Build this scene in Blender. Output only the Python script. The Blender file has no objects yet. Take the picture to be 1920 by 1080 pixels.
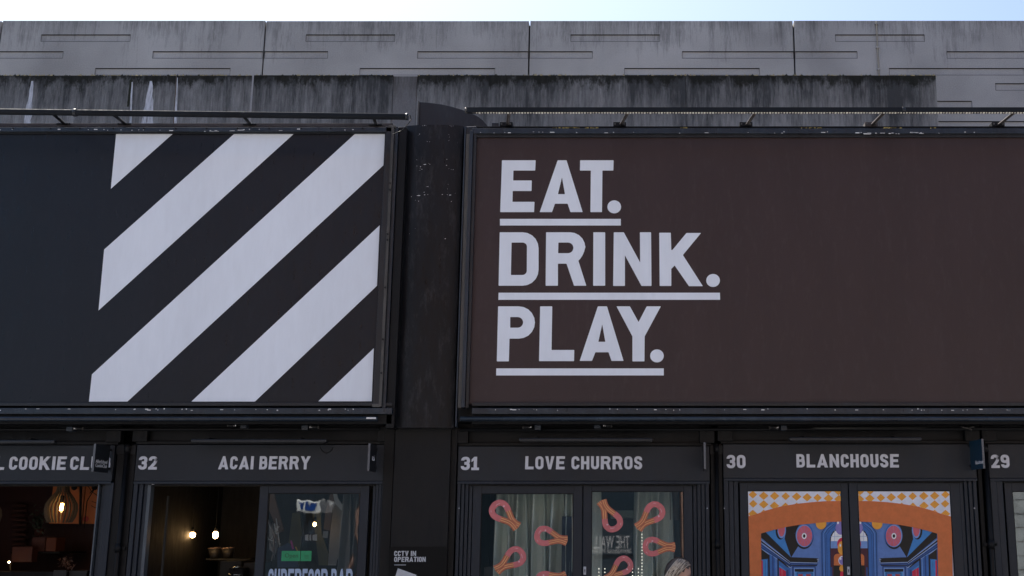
import bpy, bmesh, math, random
from mathutils import Vector, Matrix
from mathutils.geometry import tessellate_polygon

# ------------------------------------------------------------------ camera
scene = bpy.context.scene
F, PX, PY = 2161.0, 1180.0, 540.0
TH = math.radians(12.27)
CY, CZ = -10.8, 1.6
cam_d = bpy.data.cameras.new('camera')
cam = bpy.data.objects.new('camera', cam_d)
scene.collection.objects.link(cam)
cam.location = (0, CY, CZ)
cam.rotation_euler = (math.pi / 2 + TH, 0, 0)
cam_d.sensor_width = 36.0
cam_d.lens = F / 1920.0 * 36.0
cam_d.shift_x = -(PX - 960) / 1920.0
cam_d.clip_end = 2000
scene.camera = cam
scene.render.resolution_x, scene.render.resolution_y = 1024, 576

# ------------------------------------------------------------------ sky, sun, exposure
SUN_EL, SUN_AZ = math.radians(58), math.radians(-32)      # behind the viaduct, a little to the left
world = bpy.data.worlds.new('World')
scene.world = world
world.use_nodes = True
wn, wl = world.node_tree.nodes, world.node_tree.links
bg = wn['Background']
sky = wn.new('ShaderNodeTexSky')
sky.sky_type = 'NISHITA'
sky.sun_disc = False
sky.sun_elevation = SUN_EL
sky.sun_rotation = SUN_AZ
sky.air_density = 1.0
sky.dust_density = 2.7
sky.ozone_density = 3.5
bg.inputs['Strength'].default_value = 0.067
wl.new(sky.outputs[0], bg.inputs['Color'])
sd = bpy.data.lights.new('sun', 'SUN')
sd.energy = 4.2
sd.angle = math.radians(0.5)
sd.color = (1.0, 0.94, 0.85)
sun = bpy.data.objects.new('sun', sd)
scene.collection.objects.link(sun)
to_sun = Vector((math.sin(SUN_AZ) * math.cos(SUN_EL), math.cos(SUN_AZ) * math.cos(SUN_EL), math.sin(SUN_EL)))
sun.rotation_euler = to_sun.to_track_quat('Z', 'Y').to_euler()
scene.view_settings.view_transform = 'Standard'
scene.view_settings.look = 'None'
scene.view_settings.exposure = 1.70
scene.view_settings.gamma = 1.0
scene.view_settings.use_curve_mapping = False

R = random.Random(7)

# ------------------------------------------------------------------ measuring helpers
def P(u, v, Y=0.0):
    """the point on the plane y = Y that the photograph shows at (u, v)"""
    a, b = (u - PX) / F, (PY - v) / F
    dy = math.cos(TH) - b * math.sin(TH)
    dz = math.sin(TH) + b * math.cos(TH)
    t = (Y - CY) / dy
    return Vector((a * t, Y, CZ + dz * t))
def X(u, v, Y=0.0): return P(u, v, Y).x
def Z(v, Y=0.0): return P(PX, v, Y).z

# ------------------------------------------------------------------ materials
def new_mat(name):
    m = bpy.data.materials.new(name)
    m.use_nodes = True
    return m, m.node_tree.nodes, m.node_tree.links, m.node_tree.nodes['Principled BSDF']
def srgb(r, g, b):
    f = lambda c: (c / 255 / 12.92) if c / 255 <= 0.04045 else ((c / 255 + 0.055) / 1.055) ** 2.4
    return (f(r), f(g), f(b))
def ramp(n, l, src, stops):
    r = n.new('ShaderNodeValToRGB')
    el = r.color_ramp.elements
    while len(el) < len(stops): el.new(0.5)
    for e, (p, c) in zip(el, stops):
        e.position = p
        e.color = (c, c, c, 1) if isinstance(c, (int, float)) else tuple(c) + (1,)
    l.new(src, r.inputs[0])
    return r.outputs[0]
def noise(n, l, scale, detail=4, rough=0.55, stretch=(1, 1, 1), off=(0, 0, 0)):
    g = n.new('ShaderNodeNewGeometry')
    mp = n.new('ShaderNodeMapping')
    mp.inputs['Scale'].default_value = stretch
    mp.inputs['Location'].default_value = off
    l.new(g.outputs['Position'], mp.inputs[0])
    t = n.new('ShaderNodeTexNoise')
    t.inputs['Scale'].default_value = scale
    t.inputs['Detail'].default_value = detail
    t.inputs['Roughness'].default_value = rough
    l.new(mp.outputs[0], t.inputs['Vector'])
    return t.outputs['Fac']
def mixc(n, l, fac, a, b):
    m = n.new('ShaderNodeMix'); m.data_type = 'RGBA'
    for s, v in ((0, fac), (6, a), (7, b)):
        if hasattr(v, 'is_output') or hasattr(v, 'links'): l.new(v, m.inputs[s])
        else: m.inputs[s].default_value = v if s == 0 else tuple(v)[:3] + (1,)
    return m.outputs[2]
def mth(n, l, op, a, b=0.0, c=0.0, clamp=False):
    m = n.new('ShaderNodeMath'); m.operation = op; m.use_clamp = clamp
    for i, v in enumerate((a, b, c)):
        if hasattr(v, 'links'): l.new(v, m.inputs[i])
        else: m.inputs[i].default_value = v
    return m.outputs[0]

def paint(name, col, rough=0.45, var=0.35, dust=0.0, dustcol=(0.25, 0.25, 0.25), bump=0.08, metallic=0.0, spec=0.5, streak=True, scale=3.0):
    """painted or bare metal with uneven tone, run marks and patchy gloss"""
    m, n, l, b = new_mat(name)
    st = (1, 1, 0.18) if streak else (1, 1, 1)
    f = noise(n, l, scale, 6, 0.6, st)
    f2 = noise(n, l, scale * 9, 5, 0.7, st, (3, 1, 2))
    fac = mth(n, l, 'ADD', mth(n, l, 'MULTIPLY', f, 0.6), mth(n, l, 'MULTIPLY', f2, 0.4))
    lo = [c * (1 - var) for c in col]; hi = [min(1, c * (1 + var)) for c in col]
    c = ramp(n, l, fac, [(0.35, lo), (0.65, hi)])
    if dust:
        d = noise(n, l, 14, 8, 0.75, (1, 1, 0.3), (9, 2, 5))
        c = mixc(n, l, mth(n, l, 'MULTIPLY', ramp(n, l, d, [(0.52, 0.0), (0.74, 1.0)]), dust), c, dustcol)
    l.new(c, b.inputs['Base Color'])
    rr = ramp(n, l, f2, [(0.3, max(0, rough - 0.1)), (0.7, min(1, rough + 0.15))])
    l.new(rr, b.inputs['Roughness'])
    b.inputs['Metallic'].default_value = metallic
    b.inputs['Specular IOR Level'].default_value = spec
    if bump:
        bp = n.new('ShaderNodeBump'); bp.inputs['Strength'].default_value = bump; bp.inputs['Distance'].default_value = 0.01
        l.new(f2, bp.inputs['Height']); l.new(bp.outputs[0], b.inputs['Normal'])
    return m
def flat(name, col, rough=0.5, emit=0.0, spec=0.5, ecol=None):
    m, n, l, b = new_mat(name)
    f = noise(n, l, 22, 5, 0.6)
    c = ramp(n, l, f, [(0.3, [x * 0.9 for x in col]), (0.7, [min(1, x * 1.08) for x in col])])
    l.new(c, b.inputs['Base Color'])
    b.inputs['Roughness'].default_value = rough
    b.inputs['Specular IOR Level'].default_value = spec
    if emit:
        b.inputs['Emission Color'].default_value = tuple(ecol or col) + (1,)
        b.inputs['Emission Strength'].default_value = emit
    return m
def concrete(name, base, dark, ztop, reach, heavy, off, moss=False):
    m, n, l, b = new_mat(name)
    g = n.new('ShaderNodeNewGeometry'); sp = n.new('ShaderNodeSeparateXYZ'); l.new(g.outputs['Position'], sp.inputs[0])
    depth = mth(n, l, 'DIVIDE', mth(n, l, 'SUBTRACT', ztop, sp.outputs[2]), reach)         # 0 at the coping, 1 where the runs end
    run = noise(n, l, 2.2, 7, 0.68, (1, 1, 0.10), off)
    fine = noise(n, l, 11, 5, 0.7, (1, 1, 0.06), (off[0] + 4, 0, 2))
    blot = noise(n, l, 1.1, 6, 0.6, (1, 1, 0.8), (off[0] + 9, 3, 1))
    vfine = noise(n, l, 38, 4, 0.75, (1, 1, 0.12), (off[0] + 1, 0, 7))
    s = mth(n, l, 'ADD', mth(n, l, 'MULTIPLY', run, 0.36), mth(n, l, 'MULTIPLY', fine, 0.34))
    s = mth(n, l, 'ADD', s, mth(n, l, 'MULTIPLY', vfine, 0.30))
    s = mth(n, l, 'SUBTRACT', s, mth(n, l, 'MULTIPLY', depth, 0.17))
    s = mth(n, l, 'ADD', s, mth(n, l, 'MULTIPLY', mth(n, l, 'SUBTRACT', blot, 0.5), 0.35))
    k = ramp(n, l, s, [(heavy, 0.0), (heavy + 0.2, 1.0)])
    grain = noise(n, l, 60, 5, 0.7, (1, 1, 1), off)
    big = noise(n, l, 0.7, 4, 0.5, (1, 1, 1), off)
    tone = mth(n, l, 'ADD', mth(n, l, 'MULTIPLY', grain, 0.4), mth(n, l, 'MULTIPLY', big, 0.6))
    c0 = ramp(n, l, tone, [(0.36, [x * 0.72 for x in base]), (0.64, [x * 1.18 for x in base])])
    c = mixc(n, l, mth(n, l, 'MULTIPLY', k, 0.92), c0, dark)
    if moss:
        e = mth(n, l, 'SUBTRACT', noise(n, l, 7, 7, 0.75, (1, 1, 0.5), (2, 2, 2)), mth(n, l, 'MULTIPLY', mth(n, l, 'SUBTRACT', ztop, sp.outputs[2]), 1.5))
        e = ramp(n, l, e, [(0.26, 0.0), (0.42, 1.0)])
        c = mixc(n, l, mth(n, l, 'MULTIPLY', e, 0.9), c, (0.018, 0.018, 0.013))
    l.new(c, b.inputs['Base Color'])
    b.inputs['Roughness'].default_value = 0.92
    b.inputs['Specular IOR Level'].default_value = 0.2
    bp = n.new('ShaderNodeBump'); bp.inputs['Strength'].default_value = 0.35; bp.inputs['Distance'].default_value = 0.01
    l.new(grain, bp.inputs['Height']); l.new(bp.outputs[0], b.inputs['Normal'])
    return m
def glass(name, wav=0.0, refl=0.075, wscale=2.2):
    m, n, l, b = new_mat(name)
    n.remove(b)
    out = n['Material Output']
    tr = n.new('ShaderNodeBsdfTransparent'); tr.inputs[0].default_value = (0.94, 0.96, 0.955, 1)
    gl = n.new('ShaderNodeBsdfGlossy'); gl.inputs['Roughness'].default_value = 0.015
    gl.inputs['Color'].default_value = (0.9, 0.95, 1, 1)
    lw = n.new('ShaderNodeLayerWeight'); lw.inputs[0].default_value = 0.5
    fac = mth(n, l, 'ADD', mth(n, l, 'MULTIPLY', mth(n, l, 'POWER', lw.outputs['Facing'], 4.0), 0.6), refl)
    if wav:
        w = noise(n, l, wscale, 2, 0.5, (1.3, 1, 0.7), (1, 5, 2))
        bp = n.new('ShaderNodeBump'); bp.inputs['Strength'].default_value = 1.0; bp.inputs['Distance'].default_value = wav
        l.new(w, bp.inputs['Height']); l.new(bp.outputs[0], gl.inputs['Normal'])
    mx = n.new('ShaderNodeMixShader')
    l.new(fac, mx.inputs[0]); l.new(tr.outputs[0], mx.inputs[1]); l.new(gl.outputs[0], mx.inputs[2]); l.new(mx.outputs[0], out.inputs[0])
    return m
def brickmat(name):
    m, n, l, b = new_mat(name)
    g = n.new('ShaderNodeNewGeometry'); sp = n.new('ShaderNodeSeparateXYZ'); l.new(g.outputs['Position'], sp.inputs[0])
    cb = n.new('ShaderNodeCombineXYZ'); l.new(sp.outputs[0], cb.inputs[0]); l.new(sp.outputs[2], cb.inputs[1])
    t = n.new('ShaderNodeTexBrick'); l.new(cb.outputs[0], t.inputs['Vector'])
    t.inputs['Color1'].default_value = (0.20, 0.10, 0.075, 1); t.inputs['Color2'].default_value = (0.26, 0.145, 0.105, 1)
    t.inputs['Mortar'].default_value = (0.13, 0.12, 0.11, 1); t.inputs['Scale'].default_value = 4.4
    l.new(t.outputs[0], b.inputs['Base Color']); b.inputs['Roughness'].default_value = 0.9
    return m

M = {}
M['board'] = paint('dark printed board', (0.0055, 0.0075, 0.0130), 0.34, 0.15, 0.14, (0.035, 0.04, 0.05), 0.04, spec=0.36)
M['board_brown'] = paint('brown black printed board', (0.0350, 0.0205, 0.0215), 0.42, 0.14, 0.30, (0.075, 0.058, 0.06), 0.04, spec=0.42)
M['white_print'] = paint('pale grey print', (0.75, 0.80, 0.88), 0.45, 0.05, 0.08, (0.5, 0.5, 0.54), 0.0, scale=1.6)
M['frame'] = paint('black painted frame', (0.0090, 0.0115, 0.0160), 0.38, 0.45, 0.22, (0.07, 0.075, 0.085), 0.15)
M['frame_blue'] = paint('blue black painted steel', (0.0120, 0.0200, 0.0320), 0.35, 0.40, 0.30, (0.10, 0.12, 0.14), 0.15)
M['tube_paint'] = paint('dull black tube paint', (0.014, 0.017, 0.022), 0.75, 0.3, 0.1, (0.05, 0.05, 0.05), 0.1, spec=0.15)
M['galv'] = paint('weathered galvanised angle', (0.065, 0.062, 0.058), 0.55, 0.55, 0.5, (0.16, 0.14, 0.12), 0.2)
M['rust'] = paint('dull rusty steel', (0.050, 0.040, 0.038), 0.7, 0.45, 0.35, (0.10, 0.09, 0.085), 0.3)
M['column'] = paint('scuffed black column paint', (0.0055, 0.0065, 0.0090), 0.36, 0.6, 0.55, (0.055, 0.055, 0.06), 0.10, scale=4.0, spec=0.28)
M['black'] = paint('flat black steel', (0.0028, 0.0032, 0.0042), 0.5, 0.4, 0.10, (0.03, 0.03, 0.035), 0.1, spec=0.25)
M['deep'] = paint('deep black', (0.0025, 0.0025, 0.0030), 0.8, 0.3, 0, bump=0)
M['fascia'] = paint('charcoal fascia', (0.0135, 0.0175, 0.0245), 0.42, 0.16, 0.15, (0.04, 0.045, 0.055), 0.04, scale=1.5, spec=0.32)
M['jamb'] = paint('charcoal door metal', (0.0125, 0.0185, 0.0290), 0.40, 0.14, 0.10, (0.05, 0.06, 0.07), 0.03, scale=1.5, spec=0.32)
M['panel'] = paint('flat charcoal wall panel', (0.0048, 0.0052, 0.0064), 0.5, 0.18, 0.04, (0.03, 0.03, 0.035), 0.03, spec=0.25)
M['letter'] = flat('grey fascia lettering', (.58, .60, .66), 0.5)
M['chip'] = flat('bare pale chips', (0.65, 0.65, 0.65), 0.6)
M['gold_chip'] = flat('yellow lichen', (0.35, 0.27, 0.08), 0.9)
M['glass'] = glass('clear door glass', 0.0015, 0.055, 1.5)
M['glass_wavy'] = glass('uneven reflective glass', 0.0022, 0.085, 2.6)
M['glass_bright'] = glass('reflective glass', 0.00012, 0.11)
M['plate'] = flat('bright lock plate', (0.5, 0.52, 0.56), 0.3)
M['steel'] = paint('bare steel arm', (0.16, 0.14, 0.13), 0.4, 0.3, 0.3, (0.3, 0.28, 0.25), 0.1, metallic=0.6)
M['led'] = flat('led bead lens', (0.8, 0.78, 0.68), 0.25)
def limemat():
    m, n, l, b = new_mat('lime run')
    f = noise(n, l, 9, 6, 0.7, (3, 1, .5)); l.new(ramp(n, l, f, [(.32, (.16, .16, .165)), (.42, (.55, .56, .58)), (.60, (.80, .81, .84))]), b.inputs['Base Color'])
    b.inputs['Roughness'].default_value = .95; return m
M['lime'] = limemat()
M['grime'] = flat('dark grime line', (0.10, 0.10, 0.105), 0.95)
M['lime_brown'] = flat('rusty lime run', (0.14, 0.11, 0.085), 0.9)
M['moss'] = flat('dry moss', (.34, .28, .15), 0.95)
M['moss_dark'] = flat('dark moss', (0.03, 0.032, 0.018), 0.95)
YF, YN = 7.0, 2.8
M['far'] = concrete('grey viaduct concrete', (0.41, 0.40, 0.395), (0.10, 0.10, 0.10), Z(40, YF), 1.0, 0.44, (0, 0, 0))
M['near'] = concrete('blackened parapet concrete', (0.34, 0.335, 0.32), (0.055, 0.057, 0.058), Z(140, YN), 0.95, 0.33, (5, 0, 0), moss=True)
M['near_light'] = concrete('cleaner parapet concrete', (0.26, 0.255, 0.25), (0.085, 0.08, 0.075), Z(140, YN), 0.7, 0.42, (8, 0, 0), moss=False)

# ------------------------------------------------------------------ object helpers
def link(o): scene.collection.objects.link(o); return o
def tag(o, label, cat, group=None, kind=None):
    if label: o['label'] = label
    if cat: o['category'] = cat
    if group: o['group'] = group
    if kind: o['kind'] = kind
    return o
def thing(name, loc, label, cat, group=None):
    o = bpy.data.objects.new(name, None); link(o); o.location = loc; o.empty_display_size = 0.1
    return tag(o, label, cat, group)
class MB:
    def __init__(s): s.v = []; s.f = []; s.m = []; s.smooth = []
    def face(s, idx, m=0, sm=False): s.f.append(idx); s.m.append(m); s.smooth.append(sm)
    def box(s, x0, x1, y0, y1, z0, z1, m=0):
        b = len(s.v)
        s.v += [(x, y, z) for z in (z0, z1) for y in (y0, y1) for x in (x0, x1)]
        for q in ((0, 2, 3, 1), (4, 5, 7, 6), (0, 1, 5, 4), (2, 6, 7, 3), (0, 4, 6, 2), (1, 3, 7, 5)):
            s.face([b + i for i in q], m)
        return s
    def prism(s, outer, holes, y, d, m=0):
        """outline in the x-z plane, front at y, going back by d"""
        loops = [outer] + list(holes)
        flatv = [p for lp in loops for p in lp]
        tris = tessellate_polygon([[Vector((p[0], p[1], 0)) for p in lp] for lp in loops])
        b = len(s.v); N = len(flatv)
        s.v += [(p[0], y, p[1]) for p in flatv] + [(p[0], y + d, p[1]) for p in flatv]
        for t in tris:
            a, c, e = [flatv[i] for i in t]
            cr = (c[0] - a[0]) * (e[1] - a[1]) - (c[1] - a[1]) * (e[0] - a[0])
            t = list(t) if cr > 0 else list(t)[::-1]
            s.face([b + i for i in t], m)
            s.face([b + N + i for i in t[::-1]], m)
        k = b
        for li, lp in enumerate(loops):
            n = len(lp)
            for i in range(n):
                j = (i + 1) % n
                s.face([k + i, k + j, k + N + j, k + N + i], m)
            k += n
        return s
    def tube(s, a, c, r, seg=12, m=0, cap=True, r2=None):
        a, c = Vector(a), Vector(c); d = (c - a).normalized()
        up = Vector((0, 0, 1)) if abs(d.z) < 0.9 else Vector((1, 0, 0))
        e1 = d.cross(up).normalized(); e2 = d.cross(e1)
        b = len(s.v); r2 = r if r2 is None else r2
        for p, rr in ((a, r), (c, r2)):
            for i in range(seg):
                t = 2 * math.pi * i / seg
                s.v.append(tuple(p + e1 * rr * math.cos(t) + e2 * rr * math.sin(t)))
        for i in range(seg):
            j = (i + 1) % seg
            s.face([b + i, b + j, b + seg + j, b + seg + i], m, True)
        if cap:
            s.face([b + i for i in range(seg)][::-1], m); s.face([b + seg + i for i in range(seg)], m)
        return s
    def path(s, pts, r, seg=8, m=0):
        for a, c in zip(pts, pts[1:]): s.tube(a, c, r, seg, m)
        return s
    def ball(s, c, r, seg=10, rings=6, m=0, sx=1, sy=1, sz=1):
        b = len(s.v)
        for i in range(rings + 1):
            ph = math.pi * i / rings
            for j in range(seg):
                t = 2 * math.pi * j / seg
                s.v.append((c[0] + sx * r * math.sin(ph) * math.cos(t), c[1] + sy * r * math.sin(ph) * math.sin(t), c[2] + sz * r * math.cos(ph)))
        for i in range(rings):
            for j in range(seg):
                k = (j + 1) % seg
                s.face([b + i * seg + j, b + i * seg + k, b + (i + 1) * seg + k, b + (i + 1) * seg + j], m, True)
        return s
    def build(s, name, mats, parent=None, bevel=0.0, kind=None, subsurf=0, label=None):
        me = bpy.data.meshes.new(name)
        o3 = Vector((0, 0, 0))
        if parent is not None: o3 = wloc(parent)
        me.from_pydata([tuple(Vector(v) - o3) for v in s.v], [], s.f)
        if not isinstance(mats, (list, tuple)): mats = [mats]
        for mm in mats: me.materials.append(M[mm] if isinstance(mm, str) else mm)
        me.polygons.foreach_set('material_index', s.m)
        me.polygons.foreach_set('use_smooth', s.smooth)
        bm = bmesh.new(); bm.from_mesh(me); bmesh.ops.recalc_face_normals(bm, faces=bm.faces); bm.to_mesh(me); bm.free()
        me.update()
        o = bpy.data.objects.new(name, me); link(o)
        if parent is not None: o.parent = parent
        if bevel:
            md = o.modifiers.new('bevel', 'BEVEL'); md.width = bevel; md.segments = 2; md.limit_method = 'ANGLE'; md.angle_limit = 0.6
        if subsurf:
            md = o.modifiers.new('sub', 'SUBSURF'); md.levels = subsurf; md.render_levels = subsurf
        if kind: o['kind'] = kind
        if label: o['label'] = label
        return o
def wloc(o):
    v = Vector(o.location)
    while o.parent is not None:
        o = o.parent; v = v + Vector(o.location)
    return v
def pxbox(u0, v0, u1, v1, y0, y1, vr=None, z0=None):
    """box whose front face (y0) covers the given pixels; vr is the row where u was measured"""
    vr = (v0 + v1) / 2 if vr is None else vr
    return (X(u0, vr, y0), X(u1, vr, y0), y0, y1, Z(v1, y0) if z0 is None else z0, Z(v0, y0))
def part(name, mat, parent, *a, bevel=0.0, **k):
    return MB().box(*pxbox(*a, **k)).build(name, mat, parent, bevel=bevel)

# ------------------------------------------------------------------ lettering
def fillet(pts, default=0.0, seg=5):
    out = []; n = len(pts)
    for i in range(n):
        p = pts[i]; r = p[2] if len(p) > 2 else default
        c = Vector(p[:2]); a = Vector(pts[i - 1][:2]); d = Vector(pts[(i + 1) % n][:2])
        if r <= 0: out.append((c.x, c.y)); continue
        da, dd = a - c, d - c
        ra = min(r, da.length * 0.5 if default and len(p) < 3 else da.length * 0.98); rd = min(r, dd.length * 0.5 if default and len(p) < 3 else dd.length * 0.98)
        s, e = c + da.normalized() * ra, c + dd.normalized() * rd
        ns = seg if r > 8 or default == 0 and r > 0.05 else 2
        for k in range(ns + 1):
            t = k / ns
            # rational quadratic: a true quarter circle at right angles
            w = 0.7071
            den = (1 - t) ** 2 + 2 * w * t * (1 - t) + t * t
            q = (s * (1 - t) ** 2 + c * 2 * w * t * (1 - t) + e * t * t) / den
            out.append((q.x, q.y))
    return out
def ribbon_outline(pts, t, closed=False):
    n = len(pts); L = []; Rr = []
    for i in range(n):
        p = Vector(pts[i])
        if closed or 0 < i < n - 1:
            d1 = (p - Vector(pts[i - 1])).normalized(); d2 = (Vector(pts[(i + 1) % n]) - p).normalized()
        elif i == 0: d1 = d2 = (Vector(pts[1]) - p).normalized()
        else: d1 = d2 = (p - Vector(pts[-2])).normalized()
        nn = (Vector((-d1.y, d1.x)) + Vector((-d2.y, d2.x)))
        nn.normalize(); k = t / 2 / max(0.5, nn.dot(Vector((-d1.y, d1.x))))
        L.append(tuple(p + nn * k)); Rr.append(tuple(p - nn * k))
    return L, Rr
def open_fillet(pts, r):
    q = [tuple(pts[0]) + (0,)] + [tuple(p[:2]) + (r,) for p in pts[1:-1]] + [tuple(pts[-1]) + (0,)]
    return fillet(q, 0.0)
def rib(pts, t=0.205, r=0.185):
    L, Q = ribbon_outline(open_fillet(pts, r), t); return (L + Q[::-1], [])
def ring(x0, y0, x1, y1, t=0.205, r=0.185):
    pts = fillet([(x0, y0, r), (x1, y0, r), (x1, y1, r), (x0, y1, r)])
    L, Q = ribbon_outline(pts, t, True); return (Q, [L])
BIG = {  # outlines traced in photograph units; third number = corner radius
 'E': ([(97,72),(245,72),(243,117),(147,117),(146,161),(228,161),(227,207),(144,207),(143,255),(240,255),(238,300),(89,300)], [], 72, 300),
 'A': ([(342,72),(381,72),(452,300),(398,300),(386,263),(330,263),(317,300),(263,300)], [[(361,147),(374,221),(343,221)]], 72, 300),
 'T': ([(441,72),(588,72),(587,117),(539,117),(537,300),(486,300),(488,117),(440,117)], [], 72, 300),
 'D': ([(87,389),(258,389,70),(258,624,70),(82,624)], [[(139,434),(207,434,19),(206,577,19),(136,577)]], 389, 624),
 'R': ([(291,389),(463,389,66),(464,486,40),(433,514),(468,624),(414,624),(381,527),(343,527),(343,624),(289,624)], [[(345,434),(411,434,23),(411,481,23),(344,481)]], 389, 624),
 'I': ([(499,389),(551,389),(551,624),(498,624)], [], 389, 624),
 'N': ([(589,389),(633,389),(705,522),(704,389),(753,389),(755,625),(711,625),(638,490),(638,625),(586,625)], [], 389, 625),
 'K': ([(789,391),(840,391),(842,467),(847,467),(909,392),(973,392),(893,489),(981,626),(920,626),(857,535),(842,550),(842,625),(791,625)], [], 391, 626),
 'P': ([(80,715),(242,715,71),(242,857,71),(130,857),(127,957),(74,957)], [[(133,762),(190,762,24),(190,809,24),(133,809)]], 715, 957),
 'L': ([(265,715),(318,715),(315,907),(415,907),(414,956),(260,956)], [], 715, 956),
 'A2': ([(519,715),(559,715),(632,955),(579,955),(566,917),(508,917),(493,955),(439,955)], [[(538,794),(552,871),(521,871)]], 715, 955),
 'Y': ([(601,715),(660,715),(698,784),(734,715),(796,715),(725,847),(724,957),(671,957),(671,847)], [], 715, 957),
}
FONT = {}
for ch, (o_, h_, t_, b_) in BIG.items():
    x0 = min(p[0] for p in o_); H = b_ - t_
    oo = [((x - x0) / H, (b_ - y) / H) for x, y in fillet(o_)]
    hh = [[((x - x0) / H, (b_ - y) / H) for x, y in fillet(h)] for h in h_]
    FONT[ch] = (max(p[0] for p in oo), [(oo, hh)])
FONT['C'] = (0.60, [rib([(.497, .66), (.497, .895), (.105, .895), (.105, .105), (.497, .105), (.497, .34)])])
FONT['O'] = (0.62, [ring(.105, .105, .515, .895)])
FONT['0'] = (0.60, [ring(.105, .105, .495, .895)])
FONT['U'] = (0.61, [rib([(.105, 1), (.105, .105), (.505, .105), (.505, 1)], r=0.19)])
FONT['S'] = (0.60, [rib([(.50, .69), (.50, .895), (.105, .895), (.105, .56), (.50, .44), (.50, .105), (.10, .105), (.10, .31)], r=0.16)])
FONT['V'] = (0.68, [([(0, 1), (.22, 1), (.34, .34), (.46, 1), (.68, 1), (.44, 0), (.24, 0)], [])])
FONT['W'] = (1.0, [([(0, 1), (.2, 1), (.28, .4), (.42, .95), (.58, .95), (.72, .4), (.8, 1), (1, 1), (.82, 0), (.64, 0), (.5, .55), (.36, 0), (.18, 0)], [])])
FONT['H'] = (0.62, [([(0, 0), (0, 1), (.21, 1), (.21, .6), (.41, .6), (.41, 1), (.62, 1), (.62, 0), (.41, 0), (.41, .4), (.21, .4), (.21, 0)], [])])
FONT['F'] = (0.56, [([(0, 0), (0, 1), (.56, 1), (.56, .8), (.21, .8), (.21, .6), (.5, .6), (.5, .4), (.21, .4), (.21, 0)], [])])
FONT['B'] = (0.63, [(fillet([(0, 0), (0, 1), (.60, 1, .24), (.60, .51, .10), (.63, .51, .12), (.63, 0, .26)]),
                     [fillet([(.21, .60), (.21, .81), (.40, .81, .09), (.40, .60, .09)]), fillet([(.21, .19), (.21, .42), (.42, .42, .09), (.42, .19, .09)])])])
FONT['1'] = (0.50, [([(.0, .80), (.18, 1), (.36, 1), (.36, .19), (.50, .19), (.50, 0), (0, 0), (0, .19), (.15, .19), (.15, .74), (.0, .60)], [])])
FONT['2'] = (0.60, [rib([(.11, .68), (.11, .895), (.49, .895), (.49, .58), (.14, .12)], r=0.16), ([(0.0, 0), (.60, 0), (.60, .2), (.02, .2)], [])])
FONT['3'] = (0.60, [rib([(.11, .72), (.11, .895), (.49, .895), (.49, .51), (.23, .51)], r=0.16), rib([(.23, .511), (.49, .511), (.49, .105), (.10, .105), (.10, .30)], r=0.16)])
FONT['9'] = (0.60, [ring(.105, .48, .495, .895, r=0.16), rib([(.495, .72), (.495, .105), (.11, .105), (.11, .27)], r=0.16)])

def word(txt, x0, x1, z0, z1, y, parent, mat='letter', depth=0.006, name='letter', gap=0.13, space=0.36, joined=None):
    h = z1 - z0
    adv = 0; pos = []
    for i, ch in enumerate(txt):
        if ch == ' ': adv += space; continue
        pos.append((ch, adv)); adv += FONT[ch][0] + gap
    tot = adv - gap
    sx = (x1 - x0) / tot
    mb = MB()
    for ch, a in pos:
        if not joined: mb = MB()
        for i, (o_, hs) in enumerate(FONT[ch][1]):
            f = lambda p: (x0 + (a + p[0]) * sx, z0 + p[1] * h)
            mb.prism([f(p) for p in o_], [[f(p) for p in hh] for hh in hs], y - depth - 0.0004 * i, depth)
        if not joined: mb.build(name, mat, parent)
    if joined: return mb.build(joined, mat, parent)
def pxword(txt, u0, u1, v0, v1, Y, parent, **k):
    return word(txt, X(u0, v1, Y), X(u1, v1, Y), Z(v1, Y), Z(v0, Y), Y, parent, **k)
def textmesh(body, size, mat, name, parent, mtx, xs=1.0):
    cu = bpy.data.curves.new(name, 'FONT'); cu.body = body; cu.size = size; cu.extrude = 0.0008; cu.resolution_u = 3
    cu.align_x = 'CENTER'; cu.align_y = 'CENTER'; cu.space_line = 0.8
    t = bpy.data.objects.new(name, cu); link(t)
    dg = bpy.context.evaluated_depsgraph_get(); dg.update()
    me = bpy.data.meshes.new_from_object(t.evaluated_get(dg))
    bpy.data.objects.remove(t, do_unlink=True)
    me.transform(Matrix.Diagonal((xs, 1, 1, 1)))
    me.transform(mtx); me.name = name
    if parent is not None: me.transform(Matrix.Translation(-wloc(parent)))
    me.materials.clear(); me.materials.append(M[mat])
    o = bpy.data.objects.new(name, me); link(o); o.parent = parent
    return o

# ================================================================== SETTING
def sheet(name, x0, x1, y0, y1, z, mat, kind='structure'):
    mb = MB(); mb.v = [(x0, y0, z), (x1, y0, z), (x1, y1, z), (x0, y1, z)]; mb.face([0, 1, 2, 3])
    o = mb.build(name, mat); o['kind'] = kind; return o
M['asphalt'] = paint('asphalt', (0.075, 0.073, 0.072), 0.85, 0.2, 0, bump=0.3, streak=False)
M['paving'] = paint('pavement stone', (0.26, 0.255, 0.25), 0.8, 0.2, 0, bump=0.2, streak=False)
sheet('ground', -600, 600, -600, 600, -0.124, 'asphalt')
pv = MB().box(-60, 60, -9.0, 3.4, -0.12, 0.0).build('pavement', 'paving'); pv['kind'] = 'structure'
pv = MB().box(-60, 60, -21.9, -17.0, -0.12, 0.0).build('pavement', 'paving'); pv['kind'] = 'structure'

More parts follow.
